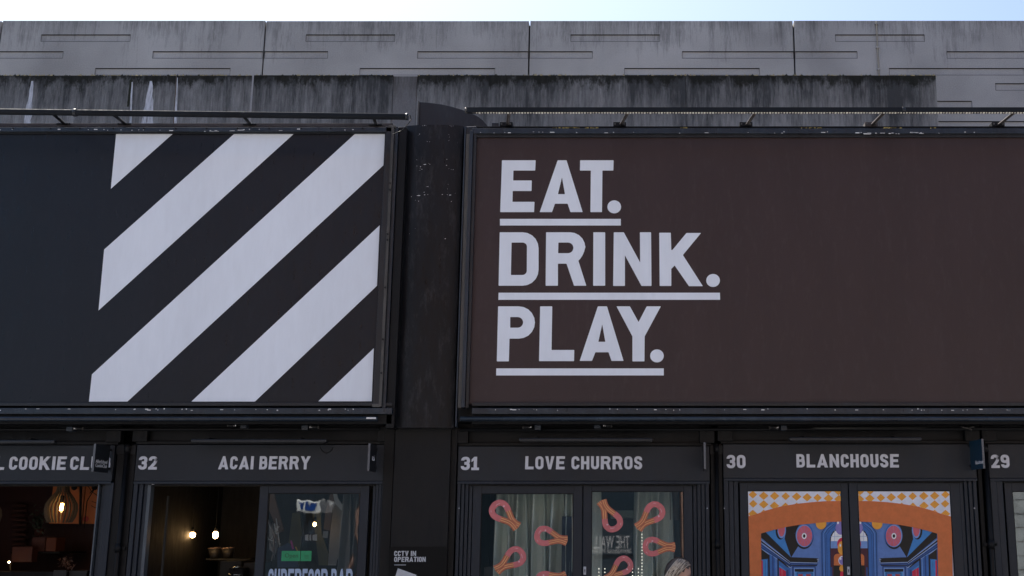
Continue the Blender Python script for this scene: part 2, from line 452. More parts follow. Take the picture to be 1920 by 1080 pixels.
# ---- far viaduct wall: precast panels with sunk slots
def recessed(mb, x0, x1, z0, z1, y, rects, depth, thick, cham=0.03):
    xs = sorted({x0, x1} | {c for r in rects for c in (max(x0, r[0]), min(x1, r[1])) if x0 <= c <= x1})
    zs = sorted({z0, z1} | {c for r in rects for c in (r[2], r[3])})
    def inside(cx, cz): return any(r[0] < cx < r[1] and r[2] < cz < r[3] for r in rects)
    nx, nz = len(xs) - 1, len(zs) - 1
    g = [[inside((xs[i] + xs[i + 1]) / 2, (zs[j] + zs[j + 1]) / 2) for j in range(nz)] for i in range(nx)]
    for i in range(nx):
        for j in range(nz):
            yy = y + (depth if g[i][j] else 0); b = len(mb.v)
            mb.v += [(xs[i], yy, zs[j]), (xs[i + 1], yy, zs[j]), (xs[i + 1], yy, zs[j + 1]), (xs[i], yy, zs[j + 1])]
            mb.face([b, b + 1, b + 2, b + 3])
            if g[i][j]:
                for (di, dj, e) in ((-1, 0, ((0, 0), (0, 1))), (1, 0, ((1, 0), (1, 1))), (0, -1, ((0, 0), (1, 0))), (0, 1, ((0, 1), (1, 1)))):
                    a, c = i + di, j + dj
                    if 0 <= a < nx and 0 <= c < nz and not g[a][c] or not (0 <= a < nx and 0 <= c < nz):
                        p = [(xs[i + q[0]], zs[j + q[1]]) for q in e]; b = len(mb.v)
                        mb.v += [(p[0][0], y, p[0][1]), (p[1][0], y, p[1][1]), (p[1][0], y + depth, p[1][1]), (p[0][0], y + depth, p[0][1])]
                        mb.face([b, b + 1, b + 2, b + 3])
    b = len(mb.v)
    mb.v += [(x0, y, z1), (x1, y, z1), (x1, y + thick, z1), (x0, y + thick, z1), (x0, y + thick, z0), (x1, y + thick, z0), (x0, y, z0), (x1, y, z0)]
    for q in ((0, 1, 2, 3), (3, 2, 5, 4), (0, 3, 4, 6), (1, 7, 5, 2)): mb.face([b + i for i in q])
far = thing('viaduct_wall', (0, YF, 0), 'tall grey concrete viaduct wall of precast panels with sunk slots, along the skyline', 'wall')
per = X(992, 90, YF) - X(495, 90, YF); jx0 = X(495, 90, YF)
joints = [jx0 + k * per for k in range(-4, 9)]
rowh = 13.0
slots = []
for k in range(-4, 9):
    du = 496.0 * k
    for (a, c, v) in ((78, 245, 64.5), (287, 615, 96), (179, 432, 127.5), (378, 600, 156), (20, 334, 189), (225, 620, 227), (80, 330, 262)):
        a2, c2, vv = a + du, c + du, v
        slots.append((X(a2, v, YF), X(c2, v, YF), Z(vv + rowh, YF), Z(vv, YF)))
gap = 0.013
for i in range(len(joints) - 1):
    x0, x1 = joints[i] + gap, joints[i + 1] - gap
    mb = MB(); rs = [r for r in slots if r[1] > x0 + 0.001 and r[0] < x1 - 0.001]
    recessed(mb, x0, x1, 0, Z(39.5 + R.uniform(-.7, .7), YF), YF, rs, 0.014, 0.3)
    mb.build('concrete_panel', 'far', far)
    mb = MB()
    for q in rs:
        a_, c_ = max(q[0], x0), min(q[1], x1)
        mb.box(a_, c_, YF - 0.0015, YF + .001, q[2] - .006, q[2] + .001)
        mb.box(a_, c_, YF + .001, YF + .0135, q[3] - .012, q[3] - .0005, 1)  # dark strip paints the shade line under the slot's top lip
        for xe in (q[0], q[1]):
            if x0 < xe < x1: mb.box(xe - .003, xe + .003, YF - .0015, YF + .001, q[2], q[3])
    if rs: mb.build('grime_and_shade_lines', ['grime', 'deep'], far, kind='stuff')
MB().box(joints[0], joints[-1], YF + 0.12, YF + 0.29, 0, Z(42.5, YF)).build('joint_backing', 'deep', far)
# thin surface conduit on the right bay
cw = thing('wall_conduit', P(1646, 141, YF), 'thin vertical cable conduit fixed on the grey viaduct wall near its right end', 'conduit')
xc = X(1645, 90, YF)
MB().tube((xc, YF - 0.02, 0), (xc, YF - 0.02, Z(41, YF)), 0.011, 8).build('conduit', 'near_light', cw)
MB().box(xc - 0.03, xc + 0.03, YF - 0.04, YF - 0.0005, Z(91, YF), Z(89, YF)).build('clip', 'far', cw)
for v in (45, 130):
    MB().box(xc - 0.025, xc + 0.025, YF - 0.04, YF - 0.0005, Z(v + 2, YF), Z(v, YF)).build('clip', 'far', cw)

# ---- blackened parapet in front of it
near = thing('parapet_wall', (0, YN, 0), 'lower blackened concrete parapet with mossy top and white lime runs', 'wall')
zt = Z(140.5, YN)
bounds = [X(u, 180, YN) for u in (-1500, -180, 473)] + [X(736, 180, YN), X(781, 180, YN), X(1286, 180, YN), X(1757, 180, YN)]
for i, (a, c) in enumerate(zip(bounds, bounds[1:])):
    o = MB().box(a + 0.001, c - 0.001, YN + (0.006 if i == 3 else 0), YN + 0.35, 0, zt - (0.012 if i == 3 else R.uniform(0, .006))).build('parapet_panel', 'near_light' if i == 3 else 'near', near, bevel=0.008)
# pale sealant in one joint
MB().box(X(472, 180, YN) - .010, X(472, 180, YN) + .010, YN - 0.004, YN + 0.004, 1.0, zt).build('joint_strip', 'far', near)
mb = MB(); x = bounds[0]
while x < bounds[-1]:
    lit = R.random()
    if not (bounds[3] - .02 < x < bounds[4]) and lit < 0.85:
        w = R.uniform(.006, .025); hh = R.uniform(.006, .022)
        y = YN + R.uniform(-.004, .06); b = len(mb.v)
        mb.v += [(x - w, y - w * .3, zt - .012), (x + w, y - w * .2, zt - .014), (x + w * .3, y + w * 1.4, zt - .01), (x + R.uniform(-.4, .4) * w, y + w * .3, zt + hh)]
        mi = 0 if R.random() < 0.72 else 1
        for q in ((0, 1, 3), (1, 2, 3), (2, 0, 3)): mb.face([b + j for j in q], mi)
    x += R.uniform(.003, .016)
mb.build('moss', ['moss', 'moss_dark'], near, kind='stuff')
def streak(pts, mat, y):
    mb = MB(); mb.prism([(X(u, v, YN), Z(v, YN)) for u, v in pts], [], y, -y + YN - 0.0005)
    mb.build('lime_run', mat, near)
def jag(uc, v0, v1, w0, w1, lean, mat, y):
    n = 12; L = []; Q = []
    for i in range(n + 1):
        t = i / n; v = v0 + (v1 - v0) * t; c = uc + lean * t; w = w0 + (w1 - w0) * t ** 0.8
        L.append((c - w * R.uniform(.7, 1.15), v)); Q.append((c + w * R.uniform(.7, 1.15), v))
    streak(L + Q[::-1], mat, y)
jag(61, 152, 262, 2, 8.5, -13, 'lime', YN - 0.004)
jag(283, 152, 262, 2.5, 14, -9, 'lime', YN - 0.004)
jag(331, 143, 262, 0.8, 5, -3, 'lime_brown', YN - 0.003)
jag(333, 146, 262, 0.6, 3.4, -5, 'lime', YN - 0.006)
jag(248, 154, 262, 1.2, 2.6, -5, 'lime', YN - 0.004)
jag(246, 150, 200, 3.0, 2.0, -6, 'moss_dark', YN - 0.003)

# ================================================================== UPPER CONTAINERS AND BILLBOARDS
YB = -0.22
ZU = Z(792, -0.05)
uc = thing('upper_container', (X(300, 500), 0.3, ZU), 'black upper container carrying the striped billboard', 'container', 'black upper storey containers')
MB().box(X(-1800, 500), X(757, 240, -0.1), -0.10, 2.3, ZU, Z(238, -0.1)).build('container_body', 'black', uc, bevel=0.01)
uc2 = thing('upper_container', (X(1500, 500), 0.3, ZU), 'black upper container carrying the eat drink play billboard', 'container', 'black upper storey containers')
MB().box(X(869, 240, -0.1), X(3000, 240, -0.1), -0.10, 2.3, ZU, Z(240, -0.1)).build('container_body', 'black', uc2, bevel=0.01)

bl = thing('billboard', P(400, 765, YB), 'dark billboard with broad pale diagonal stripes, left of the black column', 'billboard', 'billboards on the upper containers')
MB().box(X(-1600, 250, YB), X(727.5, 240, YB), YB, YB + 0.06, Z(757, YB), Z(247, YB)).build('board', 'board', bl)
STR = [[(218, 251), (324, 251), (208, 354)],
       [(439.5, 251), (551, 251), (185, 582), (195.5, 468)],
       [(666, 251), (722, 251), (719, 310), (239, 753), (167, 753), (172.6, 702)],
       [(712, 422.6), (707, 535.7), (478, 753), (359, 753)],
       [(701, 653), (697, 752.5), (597, 752.5)]]
for s_ in STR:
    MB().prism([(X(u, v, YB), Z(v, YB)) for u, v in s_], [], YB - 0.003, 0.0025).build('stripe', 'white_print', bl)

YFR = -0.27
def rail(parent, name, mat, u0, u1, v0, v1, y0, y1, bevel=0.003, vr=None): return MB().box(*pxbox(u0, v0, u1, v1, y0, y1, vr)).build(name, mat, parent, bevel=bevel)
def frames(parent, uL, uR, side):
    rail(parent, 'top_rail', 'frame_blue', uL, uR, 238.5 if side < 0 else 240.5, 246.5 if side < 0 else 250, YFR, YFR + 0.09, vr=240)
    rail(parent, 'top_lip', 'frame', uL, uR, 247 if side < 0 else 251, 250 if side < 0 else 257, YFR + 0.025, YFR + 0.049, vr=240)
    rail(parent, 'bottom_lip', 'frame', uL, uR, 755, 761, YFR + 0.02, YFR + 0.049, vr=755 if side < 0 else 755)
    rail(parent, 'bottom_rail', 'frame_blue', uL, uR, 765, 776, YFR - 0.02, YFR + 0.09, vr=765)
    rail(parent, 'bottom_gutter', 'black', uL, uR, 777, 795, YFR + 0.03, YFR + 0.16, vr=780)
frames(bl, -1600, 735, -1)
# conduit under the sign, with end label
xr = X(708, 785, YFR - 0.03)
MB().tube((X(-1600, 785, -0.3), YFR - 0.03, Z(786, YFR)), (xr, YFR - 0.03, Z(786, YFR)), 0.021, 14).build('bottom_tube', 'frame_blue', bl)
MB().box(X(687, 785, -.32), X(705, 785, -.32), YFR - 0.055, YFR - 0.05, Z(785.5, -.32), Z(782.5, -.32)).build('tube_label', 'chip', bl)
# right stile
MB().box(X(723.5, 245, YFR), X(734, 245, YFR), YFR, YFR + 0.05, Z(762, YFR), Z(237, YFR)).build('stile', 'frame', bl, bevel=0.003)
MB().box(X(734.5, 245, YFR), X(739.5, 245, YFR), YFR - 0.02, YFR + 0.05, Z(763, YFR), Z(240, YFR)).build('stile', 'galv', bl, bevel=0.002)
MB().box(X(740, 245, YFR), X(746, 245, YFR), YFR + 0.01, YFR + 0.06, Z(765, YFR), Z(237, YFR)).build('stile', 'frame_blue', bl, bevel=0.002)
MB().box(X(746.5, 245, YFR), X(761.5, 245, YFR), YFR + 0.03, YFR + 0.20, Z(802, YFR), Z(236, YFR)).build('edge_post', 'panel', bl, bevel=0.006)
mb = MB()
for v in (345, 357, 440, 451, 540, 637, 700):
    mb.tube((X(737, 245, YFR), YFR - 0.026, Z(v, YFR)), (X(737, 245, YFR), YFR - 0.019, Z(v, YFR)), 0.010, 8)
mb.build('bolt_holes', 'deep', bl, kind='stuff')
# the strip under the light arms
rail(bl, 'capping', 'rust', -1600, 736, 231, 238, YFR + 0.06, YFR + 0.2, vr=238)
rail(bl, 'corner_clip', 'galv', 728, 742, 235, 239, YFR - 0.01, YFR + 0.1, vr=240)
rail(bl, 'corner_clip', 'galv', 722, 738, 757, 763, YFR - 0.01, YFR + 0.1, vr=245)

br = thing('billboard', P(1400, 765, YB), 'brown black billboard lettered EAT. DRINK. PLAY. in pale grey, right of the column', 'billboard', 'billboards on the upper containers')
MB().box(X(889, 245, YB), X(2900, 245, YB), YB, YB + 0.06, Z(757, YB), Z(250, YB)).build('board', 'board_brown', br)
def cp(x, y): return (900 + x / 2.348, 270 + y / 2.348)
def big(outer, holes, name='letter'):
    f = lambda pts: [(X(*cp(x, y), YB), Z(cp(x, y)[1], YB)) for x, y in pts]
    rr = lambda pts: fillet([tuple(p) if len(p) > 2 else tuple(p) + (2.5,) for p in pts])
    return MB().prism(f(rr(outer)), [f(rr(h)) for h in holes], YB - 0.003, 0.0025).build(name, 'white_print', br)
for k in ('E', 'A', 'T', 'D', 'R', 'I', 'N', 'K', 'P', 'L', 'A2', 'Y'): big(BIG[k][0], BIG[k][1])
for (cx, cy) in ((591, 277), (1026, 601), (779, 933)):
    big([(cx + 30 * math.cos(t * math.pi / 18), cy + 28.5 * math.sin(t * math.pi / 18), 0) for t in range(36)], [], 'full_stop')
for bar in ([(88, 330), (620, 330), (620, 359), (88, 359)], [(82, 655), (1056, 655), (1057, 686), (81, 686)], [(72, 988), (809, 988), (809, 1019), (71, 1019)]):
    big([p + (0,) for p in bar], [], 'underline')
frames(br, 885, 2900, 1)
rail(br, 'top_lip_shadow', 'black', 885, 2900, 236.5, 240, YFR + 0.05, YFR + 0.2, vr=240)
MB().tube((X(863, 785, -0.3), YFR - 0.03, Z(786, YFR)), (X(2900, 785, -0.3), YFR - 0.03, Z(786, YFR)), 0.021, 14).build('bottom_tube', 'frame_blue', br)
MB().box(X(871, 245, YFR), X(873.5, 245, YFR), YFR + 0.0, YFR + 0.1, Z(800, YFR), Z(238, YFR)).build('stile', 'frame_blue', br, bevel=0.002)
MB().box(X(874, 245, YFR), X(881, 245, YFR), YFR + 0.012, YFR + 0.1, Z(764, YFR), Z(250, YFR)).build('stile', 'galv', br, bevel=0.002)
MB().box(X(881.5, 245, YFR), X(887.5, 245, YFR), YFR - 0.015, YFR + 0.1, Z(764, YFR), Z(246, YFR)).build('stile', 'frame_blue', br, bevel=0.003)
MB().box(X(888, 245, YFR), X(893.5, 245, YFR), YFR + 0.01, YFR + 0.049, Z(764, YFR), Z(248, YFR)).build('stile', 'frame', br, bevel=0.002)
MB().box(X(871, 245, YFR), X(893, 245, YFR), YFR + 0.02, YFR + 0.15, Z(250, YFR), Z(235, YFR)).build('corner_plate', 'frame', br, bevel=0.012)
# speckles of bare metal and bolts along the rails
def specks(parent, v, u0, u1, n, y, mat='chip', big_=1.0):
    mb = MB()
    for _ in range(n):
        u = R.uniform(u0, u1); w = R.choice((.006, .008, .010, .03)) * R.uniform(.6, 1.3) * big_; h = R.uniform(.002, .005)
        x, z = X(u, v, y), Z(v + R.uniform(-1.5, 1.5), y)
        mb.box(x - w, x + w, y - .002, y + .002, z - h, z + h)
    mb.build('paint_chips', mat, parent, kind='stuff')
specks(bl, 768, 0, 700, 26, YFR - 0.02, big_=.5)
specks(br, 768, 880, 1920, 34, YFR - 0.02, big_=.5)
specks(bl, 243.5, 0, 720, 22, YFR, big_=.6)
specks(br, 248.5, 900, 1900, 26, YFR, big_=.6)
specks(bl, 245.5, 380, 470, 9, YFR)
specks(br, 249.5, 1600, 1740, 14, YFR)
mb = MB()
for u in (25, 95, 150, 213, 270, 330, 388, 446, 505, 565, 620, 680):
    mb.tube((X(u, 241, YFR), YFR - .006, Z(241, YFR)), (X(u, 241, YFR), YFR + .001, Z(241, YFR)), .009, 6)
mb.build('bolts', 'black', bl, kind='stuff')
def lichen(u0, u1, n):
    mb = MB()
    for _ in range(n):
        u = R.uniform(u0, u1); x = X(u, 239, YFR); z = Z(240.3, YFR)
        w = R.uniform(.005, .02); mb.box(x - w, x + w, YFR - .001, YFR + .02, z, z + R.uniform(.003, .008))
    mb.build('lichen', 'gold_chip', br, kind='stuff')
lichen(1036, 1122, 22); lichen(1503, 1540, 14); lichen(1660, 1690, 8); lichen(1748, 1754, 3); lichen(1270, 1290, 4)

# ---- light bars on arms above the billboards
def light_bar(label, uv0, uv1, ybar, r, arms, collars, led, brackets):
    a, c = P(*uv0, ybar), P(*uv1, ybar)
    t = thing('light_bar', (a + c) / 2, label, 'light bar', 'light bars above the billboards')
    if led:
        MB().box(a.x, c.x, ybar - r, ybar + r * 1.3, a.z - r, a.z + r).build('housing', 'tube_paint', t, bevel=.003)
    else: MB().tube(a, c, r, 16).build('tube', 'tube_paint', t)
    d = (c - a).normalized()
    MB().tube(a - d * .01, a + d * .012, r * 1.12, 16).build('end_cap', 'galv' if led else 'frame', t)
    MB().tube(c - d * .012, c + d * .01, r * 1.12, 16).build('end_cap', 'frame', t)
    for u in collars:
        p = a.lerp(c, (u - uv0[0]) / (uv1[0] - uv0[0]))
        MB().tube(p - d * .015, p + d * .015, r * 1.28, 16).build('collar', 'frame', t)
    if led:
        MB().tube(a + Vector((.06, -.002, -r * 1.0)), c + Vector((0, -.002, -r * 1.0)), r * .20, 6).build('lens_strip', 'steel', t)
        mb = MB(); L = (c - a).length; s = .1
        while s < min(L, (X(1960, 210, ybar) - a.x)):
            p = a + d * s + Vector((0, -r * .35, -r * 1.12)); q = R.uniform(.6, 1.0) * .0085
            mb.box(p.x - q, p.x + q, p.y - q, p.y + q, p.z - q, p.z + q); s += .0265
        mb.build('led_beads', 'led', t, kind='stuff')
    for (ub, vb, ut, vt) in arms:
        p0 = P(ub, vb, YFR + .10); p1 = P(ut, vt, ybar)
        MB().tube(p0, p1, .015 if not led else .010, 8).build('arm', 'black' if not led else 'rust', t)
        if led: MB().tube(p0 + Vector((.018, 0, 0)), p1 + Vector((.018, 0, 0)), .006, 6).build('arm', 'steel', t)
        if brackets:
            MB().box(p0.x - .062, p0.x + .062, YFR + .05, YFR + .15, p0.z - .035, p0.z + .022).build('bracket', 'rust' if R.random() < .2 else 'black', t, bevel=.003)
            MB().tube((p0.x - .045, YFR + .04, p0.z), (p0.x - .045, YFR + .06, p0.z), .009, 6).build('bolt', 'galv', t)
            MB().tube((p0.x + .04, YFR + .04, p0.z), (p0.x + .04, YFR + .06, p0.z), .009, 6).build('bolt', 'galv', t)
        else:
            MB().box(p0.x - .06, p0.x + .07, YFR + .05, YFR + .13, p0.z - .02, p0.z - .004).build('bracket', 'black', t, bevel=.002)
    return t
slope = 9.5 / 763.0
lb = light_bar('plain black tubular light bar sloping above the striped billboard', (-900, 209.5 - 9.5 * 900 / 763), (763, 219), -0.72, 0.0285,
          [(122, 233, 100, 214), (236, 233, 213, 215), (470, 234, 458, 219), (705, 235, 701, 222), (-180, 233, -205, 209)], [142], False, False)
# looped cable at its end
pe = P(763, 219, -0.72)
cab = [pe + Vector((.0, 0, .01)), pe + Vector((.03, .01, .015)), pe + Vector((.035, .02, -.02)), pe + Vector((.01, .03, -.055)), pe + Vector((-.08, .2, -.06)), pe + Vector((-.2, .35, -.045))]
MB().path(cab, .004, 6).build('cable', 'black', lb)
rbar = light_bar('black light bar with a beaded strip of small lamps above the lettered billboard', (874, 207), (2700, 207), -0.66, 0.0235,
          [(950, 236, 953, 211), (1162, 236, 1176, 211), (1398, 236, 1415, 211), (1632, 236, 1657, 211), (1869, 236, 1901, 211), (2105, 236, 2140, 211)], [1694], True, True)

# ================================================================== COLUMN
YCf = -0.16
xl, xr_ = X(761, 236, YCf), X(868, 236, YCf)
def coly(x):
    t = (x - (xl + xr_) / 2) / ((xr_ - xl) / 2)
    return YCf + 0.13 * (1 - math.sqrt(max(0, 1 - (t * .72) ** 2))) * 1.0 - 0.02
col = thing('column', ((xl + xr_) / 2, 0.1, Z(802, YCf)), 'scuffed black curved column cover between the two billboards', 'column')
mb = MB(); N = 26; zb, ztp = Z(802, YCf), Z(235, YCf)
for i in range(N + 1):
    x = xl + (xr_ - xl) * i / N; mb.v += [(x, coly(x), zb), (x, coly(x), ztp)]
for i in range(N): mb.face([2 * i, 2 * i + 2, 2 * i + 3, 2 * i + 1], 0, True)
mb.build('curved_sheet', 'column', col)
mb.f, mb.m, mb.smooth = [], [], []
b = len(mb.v); mb.v += [(xl, .3, zb), (xl, .3, ztp), (xr_, .3, zb), (xr_, .3, ztp)]
mb.face([0, 1, b + 1, b]); mb.face([2 * N, b + 2, b + 3, 2 * N + 1]); mb.face([b, b + 1, b + 3, b + 2])
mb.face([2 * i + 1 for i in range(N + 1)] + [b + 3, b + 1]); mb.face([2 * i for i in range(N + 1)][::-1] + [b, b + 2])
mb.build('column_casing', 'column', col)
mb = MB()
chips = [(480,203,2),(492,203,3),(503,204,2),(663,203,2),(672,206,2),(684,203,2),(457,260,3),(450,268,1.5),(655,262,2),(658,280,2),(510,312,2.5),(527,314,2.5),(656,303,2),(712,316,1.5),(438,432,2),(642,430,3),
 (495,466,12),(528,465,3),(440,475,3),(475,498,5),(463,490,2),(460,505,2),(640,471,4),(683,498,3),(655,490,2),(671,497,2),(505,616,2),(515,616,4),(650,598,2),(645,628,1.5),(455,675,20),(490,653,4),(493,671,5),(515,670,3),(612,668,5),(662,670,14),
 (452,712,3),(430,706,2),(672,712,3.5),(645,668,3),(465,480,4),(402,680,4),(390,930,2),(632,965,6),(430,898,1.5),(700,655,1.5),(520,460,1.5)]
for (cx, cy, s_) in chips:
    u, v = 660 + cx / 3.6, 180 + cy / 3.6
    x, z = X(u, v, YCf), Z(v, YCf); w = s_ / 3.6 / 205 * 1.0; h = min(w, .0042); y = coly(x)
    sk = R.uniform(-.3, .3) * h; w2 = w * R.uniform(.3, 1)
    b = len(mb.v)
    mb.v += [(x - w, y - .001, z - h * .3), (x, y - .002, z - h), (x + w2, y - .001, z + sk), (x, y - .002, z + h), (x, y + .002, z)]
    for q in ((0, 1, 4), (1, 2, 4), (2, 3, 4), (3, 0, 4), (0, 1, 2, 3)): mb.face([b + j for j in q])
mb.build('paint_chips', 'chip', col, kind='stuff')
# curved flashing behind the column head
fl = thing('curved_flashing', P(850, 235, 0.2), 'dark curved sheet metal flashing standing behind the column head', 'flashing')
pts = [(783, 245), (785.5, 191), (805, 192.5), (828, 195.5), (848, 200), (868, 206), (882, 211.5), (896, 218), (906, 225.5), (913, 234), (918, 246)]
MB().prism([(X(u, v, .12), Z(v, .12)) for u, v in pts], [], .12, .5).build('curved_sheet', 'frame', fl, bevel=.004)
pts = [(782.5, 245), (784.5, 190.3), (786.5, 190.3), (785, 245)]
MB().prism([(X(u, v, .115), Z(v, .115)) for u, v in pts], [], .10, .018).build('edge_trim', 'galv', fl)
MB().box(X(922, 237, -.1), X(935, 237, -.1), -.1, 0, Z(240, -.1), Z(230.5, -.1)).build('small_bracket', 'frame', fl, bevel=.002)

# lower flat pilaster under the column, with the cctv notice
pil = thing('pilaster', (X(795, 900), 0, 0), 'flat charcoal panel below the column, between units 32 and 31', 'panel')
MB().box(X(741.5, 805, -.06), X(846, 805, -.06), -.06, .3, 0, Z(804, -.06)).build('face_panel', 'panel', pil, bevel=.004)
MB().box(X(722, 800, -.02), X(741, 805, -.02), -.02, .3, 0, Z(800, -.02)).build('side_strip', 'black', pil, bevel=.004)
MB().box(X(846.5, 805, -.02), X(858, 805, -.02), -.02, .3, 0, Z(800, -.02)).build('side_strip', 'black', pil, bevel=.004)
MB().box(X(741, 802, -.08), X(847, 802, -.08), -.08, -.04, Z(806, -.08), Z(802.5, -.08)).build('ledge', 'black', pil, bevel=.002)
M['cctv_board'] = flat('black notice board', (0.003, 0.0035, 0.004), 0.5, spec=.15)
M['cctv_white'] = flat('white notice print', (0.50, 0.52, 0.55), 0.5)
ys = -.066
cc = thing('cctv_notice', P(787, 1080, ys), 'black notice reading CCTV IN OPERATION on the charcoal panel', 'sign')
MB().box(X(731, 1030, ys), X(838, 1030, ys), ys, ys + .0045, Z(1240, ys), Z(1025, ys)).build('notice_board', 'cctv_board', cc)
pxword('CCTV IN', 739, 780, 1033, 1042.5, ys, cc, mat='cctv_white', depth=.001, joined='lettering', gap=.10)
pxword('OPERATION', 739, 798, 1044, 1053.5, ys, cc, mat='cctv_white', depth=.001, joined='lettering', gap=.10)
MB().box(X(739, 1059, ys), X(761, 1059, ys), ys - .001, ys, Z(1059.8, ys), Z(1058.8, ys)).build('underline', 'cctv_white', cc)
MB().prism([(X(u, v, ys), Z(v, ys)) for u, v in ((746, 1065.5), (781, 1078), (773, 1105), (738, 1092))], [], ys - .001, .001).build('camera_symbol', 'cctv_white', cc)
MB().prism([(X(u, v, ys), Z(v, ys)) for u, v in ((770, 1104), (780, 1108), (800, 1150), (788, 1150))], [], ys - .001, .001).build('camera_symbol', 'cctv_white', cc)

# ================================================================== SHOP UNITS
YD = 0.06      # door plane
def room(t, x0, x1, z1, wall, y1=2.28, floor='paving'):
    w = MB().box(x0, x1, y1, y1 + .04, 0, z1); w.build('rear_wall', wall, t)
    MB().box(x0 - .03, x0, .12, y1 + .04, 0, z1).build('side_wall', wall, t)
    MB().box(x1, x1 + .03, .12, y1 + .04, 0, z1).build('side_wall', wall, t)
    MB().box(x0 - .03, x1 + .03, .12, y1 + .04, z1, z1 + .05).build('ceiling', wall, t)
    MB().box(x0, x1, .12, y1, 0.001, .02).build('floor', 'deep', t)
M['room_black'] = paint('black shop wall', (.004, .0038, .0036), 0.7, 0.2, 0, bump=0)
M['room_red'] = paint('dark red shop wall', (0.035, 0.007, 0.006), 0.6, 0.2, 0, bump=0)
M['room_grey'] = paint('dim grey shop wall', (0.03, 0.032, 0.03), 0.7, 0.2, 0, bump=0)

def door(t, u0, u1, g0, g1, vt, vg, pane, lock=None, z0=0.03, y=YD, bottom=.12, vr=925):
    d = bpy.data.objects.new('door', None); link(d); d.parent = t
    d.location = P((u0 + u1) / 2, 1000, y) - wloc(t); d.location.z = -wloc(t).z
    x0, x1, a, c = X(u0, vr, y), X(u1, vr, y), X(g0, vr, y), X(g1, vr, y)
    zt_, zg = Z(vt, y), Z(vg, y)
    MB().box(x0, a, y, y + .05, z0, zt_).build('door_stile', 'jamb', d, bevel=.003)
    MB().box(c, x1, y, y + .05, z0, zt_).build('door_stile', 'jamb', d, bevel=.003)
    MB().box(a + .0005, c - .0005, y + .001, y + .049, zg, zt_ - .0005).build('top_rail', 'jamb', d, bevel=.002)
    MB().box(a + .0005, c - .0005, y + .001, y + .049, z0, z0 + bottom).build('bottom_rail', 'jamb', d, bevel=.002)
    # glazing bead
    mb = MB(); w = .007
    for q in ((a, a + w, z0 + bottom, zg), (c - w, c, z0 + bottom, zg), (a + w, c - w, zg - w, zg)):
        mb.box(q[0], q[1], y + .006, y + .03, q[2], q[3])
    mb.build('glazing_bead', 'deep', d)
    MB().box(a + w, c - w, y + .018, y + .024, z0 + bottom, zg - w).build('pane', pane, d)
    if lock is not None:
        lx, lz = X(lock, 1070, y), Z(1070, y)
        MB().box(lx - .012, lx + .012, y - .004, y, lz - .036, lz + .036).build('lock_plate', 'plate', d, bevel=.002)
        MB().tube((lx, y - .008, lz + .006), (lx, y - .003, lz + .006), .006, 10).build('lock_barrel', 'black', d)
        MB().box(lx - .003, lx + .003, y - .007, y - .004, lz - .016, lz).build('lock_barrel', 'black', d)
    return d
def jamb(t, u0, u1, vt, y, n, flip=False):
    """stepped frame profile: n ribs, stepping back towards the opening"""
    for i in range(n):
        a = u0 + (u1 - u0) * i / n; c = u0 + (u1 - u0) * (i + 1) / n
        k = i if not flip else n - 1 - i
        yy = y + .018 * k
        MB().box(X(a, 915, y) + .0015, X(c, 915, y) - .003, yy, yy + .06, 0, Z(vt, y)).build('jamb', 'jamb', t, bevel=.004)
def unit(label, uL, uR, num, numuv, vF0, vF1, opening):
    """container front from pixel uL to uR; fascia between rows vF0 and vF1"""
    t = thing('shop_unit', (X((uL + uR) / 2, 1000), 0.5, 0), label, 'shop unit', 'black container shop units along the ground floor')
    x0, x1 = X(uL, 915), X(uR, 915)
    MB().box(x0, x1, 0, .10, Z(vF1), Z(vF0 + 1)).build('fascia', 'fascia', t, bevel=.003)
    MB().box(x0, x1, -.012, .08, Z(vF1 + 5.5), Z(vF1 + .6)).build('door_head', 'jamb', t, bevel=.003)
    MB().box(x0, x1, .05, .12, Z(vF1 + 9), Z(vF1 + 5.5)).build('head_seal', 'deep', t)
    MB().box(x0 - .02, x1 + .02, .06, .14, Z(vF0), Z(793)).build('top_beam', 'black', t, bevel=.003)
    MB().box(x0 - .02, x1 + .02, .02, .06, Z(vF0 - .5), Z(vF0 - 6)).build('beam_flange', 'black', t, bevel=.003)
    # corner castings with their round holes
    for xc_ in (x0 + .02, x1 - .02):
        zc = Z(vF0 - 17)
        MB().box(xc_ - .07, xc_ + .07, -.01, .059, zc - .06, zc + .085).build('corner_casting', 'black', t, bevel=.008)
        MB().tube((xc_, -.014, zc + .01), (xc_, .0, zc + .01), .034, 16).build('casting_hole', 'deep', t)
    if num: pxword(num, numuv[0], numuv[1], numuv[2], numuv[3], 0, t, name='unit_number', gap=.10)
    return t, x0, x1
# -- unit 33 (cookie shop)
t33, a, c = unit('unit 33, cookie shop with an open warm lit doorway and timber pendant', -262, 208, None, None, 834, 902, None)
pxword('COOKIE', 16.5, 123.5, 856, 881, 0, t33); pxword('CLUB', 131, 206, 856, 881, 0, t33)
pxword('SCHOOL', -106, 7.5, 856, 881, 0, t33); pxword('AFTER', -205, -120, 856, 881, 0, t33)
jamb(t33, 186, 213, 905, .0, 4, True)
jamb(t33, -262, -235, 905, .0, 4)
M['reveal'] = paint('pale steel reveal', (0.06, 0.075, 0.09), 0.35, 0.2, 0.1, bump=.03)
MB().box(X(183.5, 915, .02), X(186, 915, .02), .02, .12, 0, Z(908, .02)).build('door_edge', 'reveal', t33, bevel=.002)
room(t33, X(-262, 915) + .04, X(208, 915) - .04, Z(875), 'room_red')
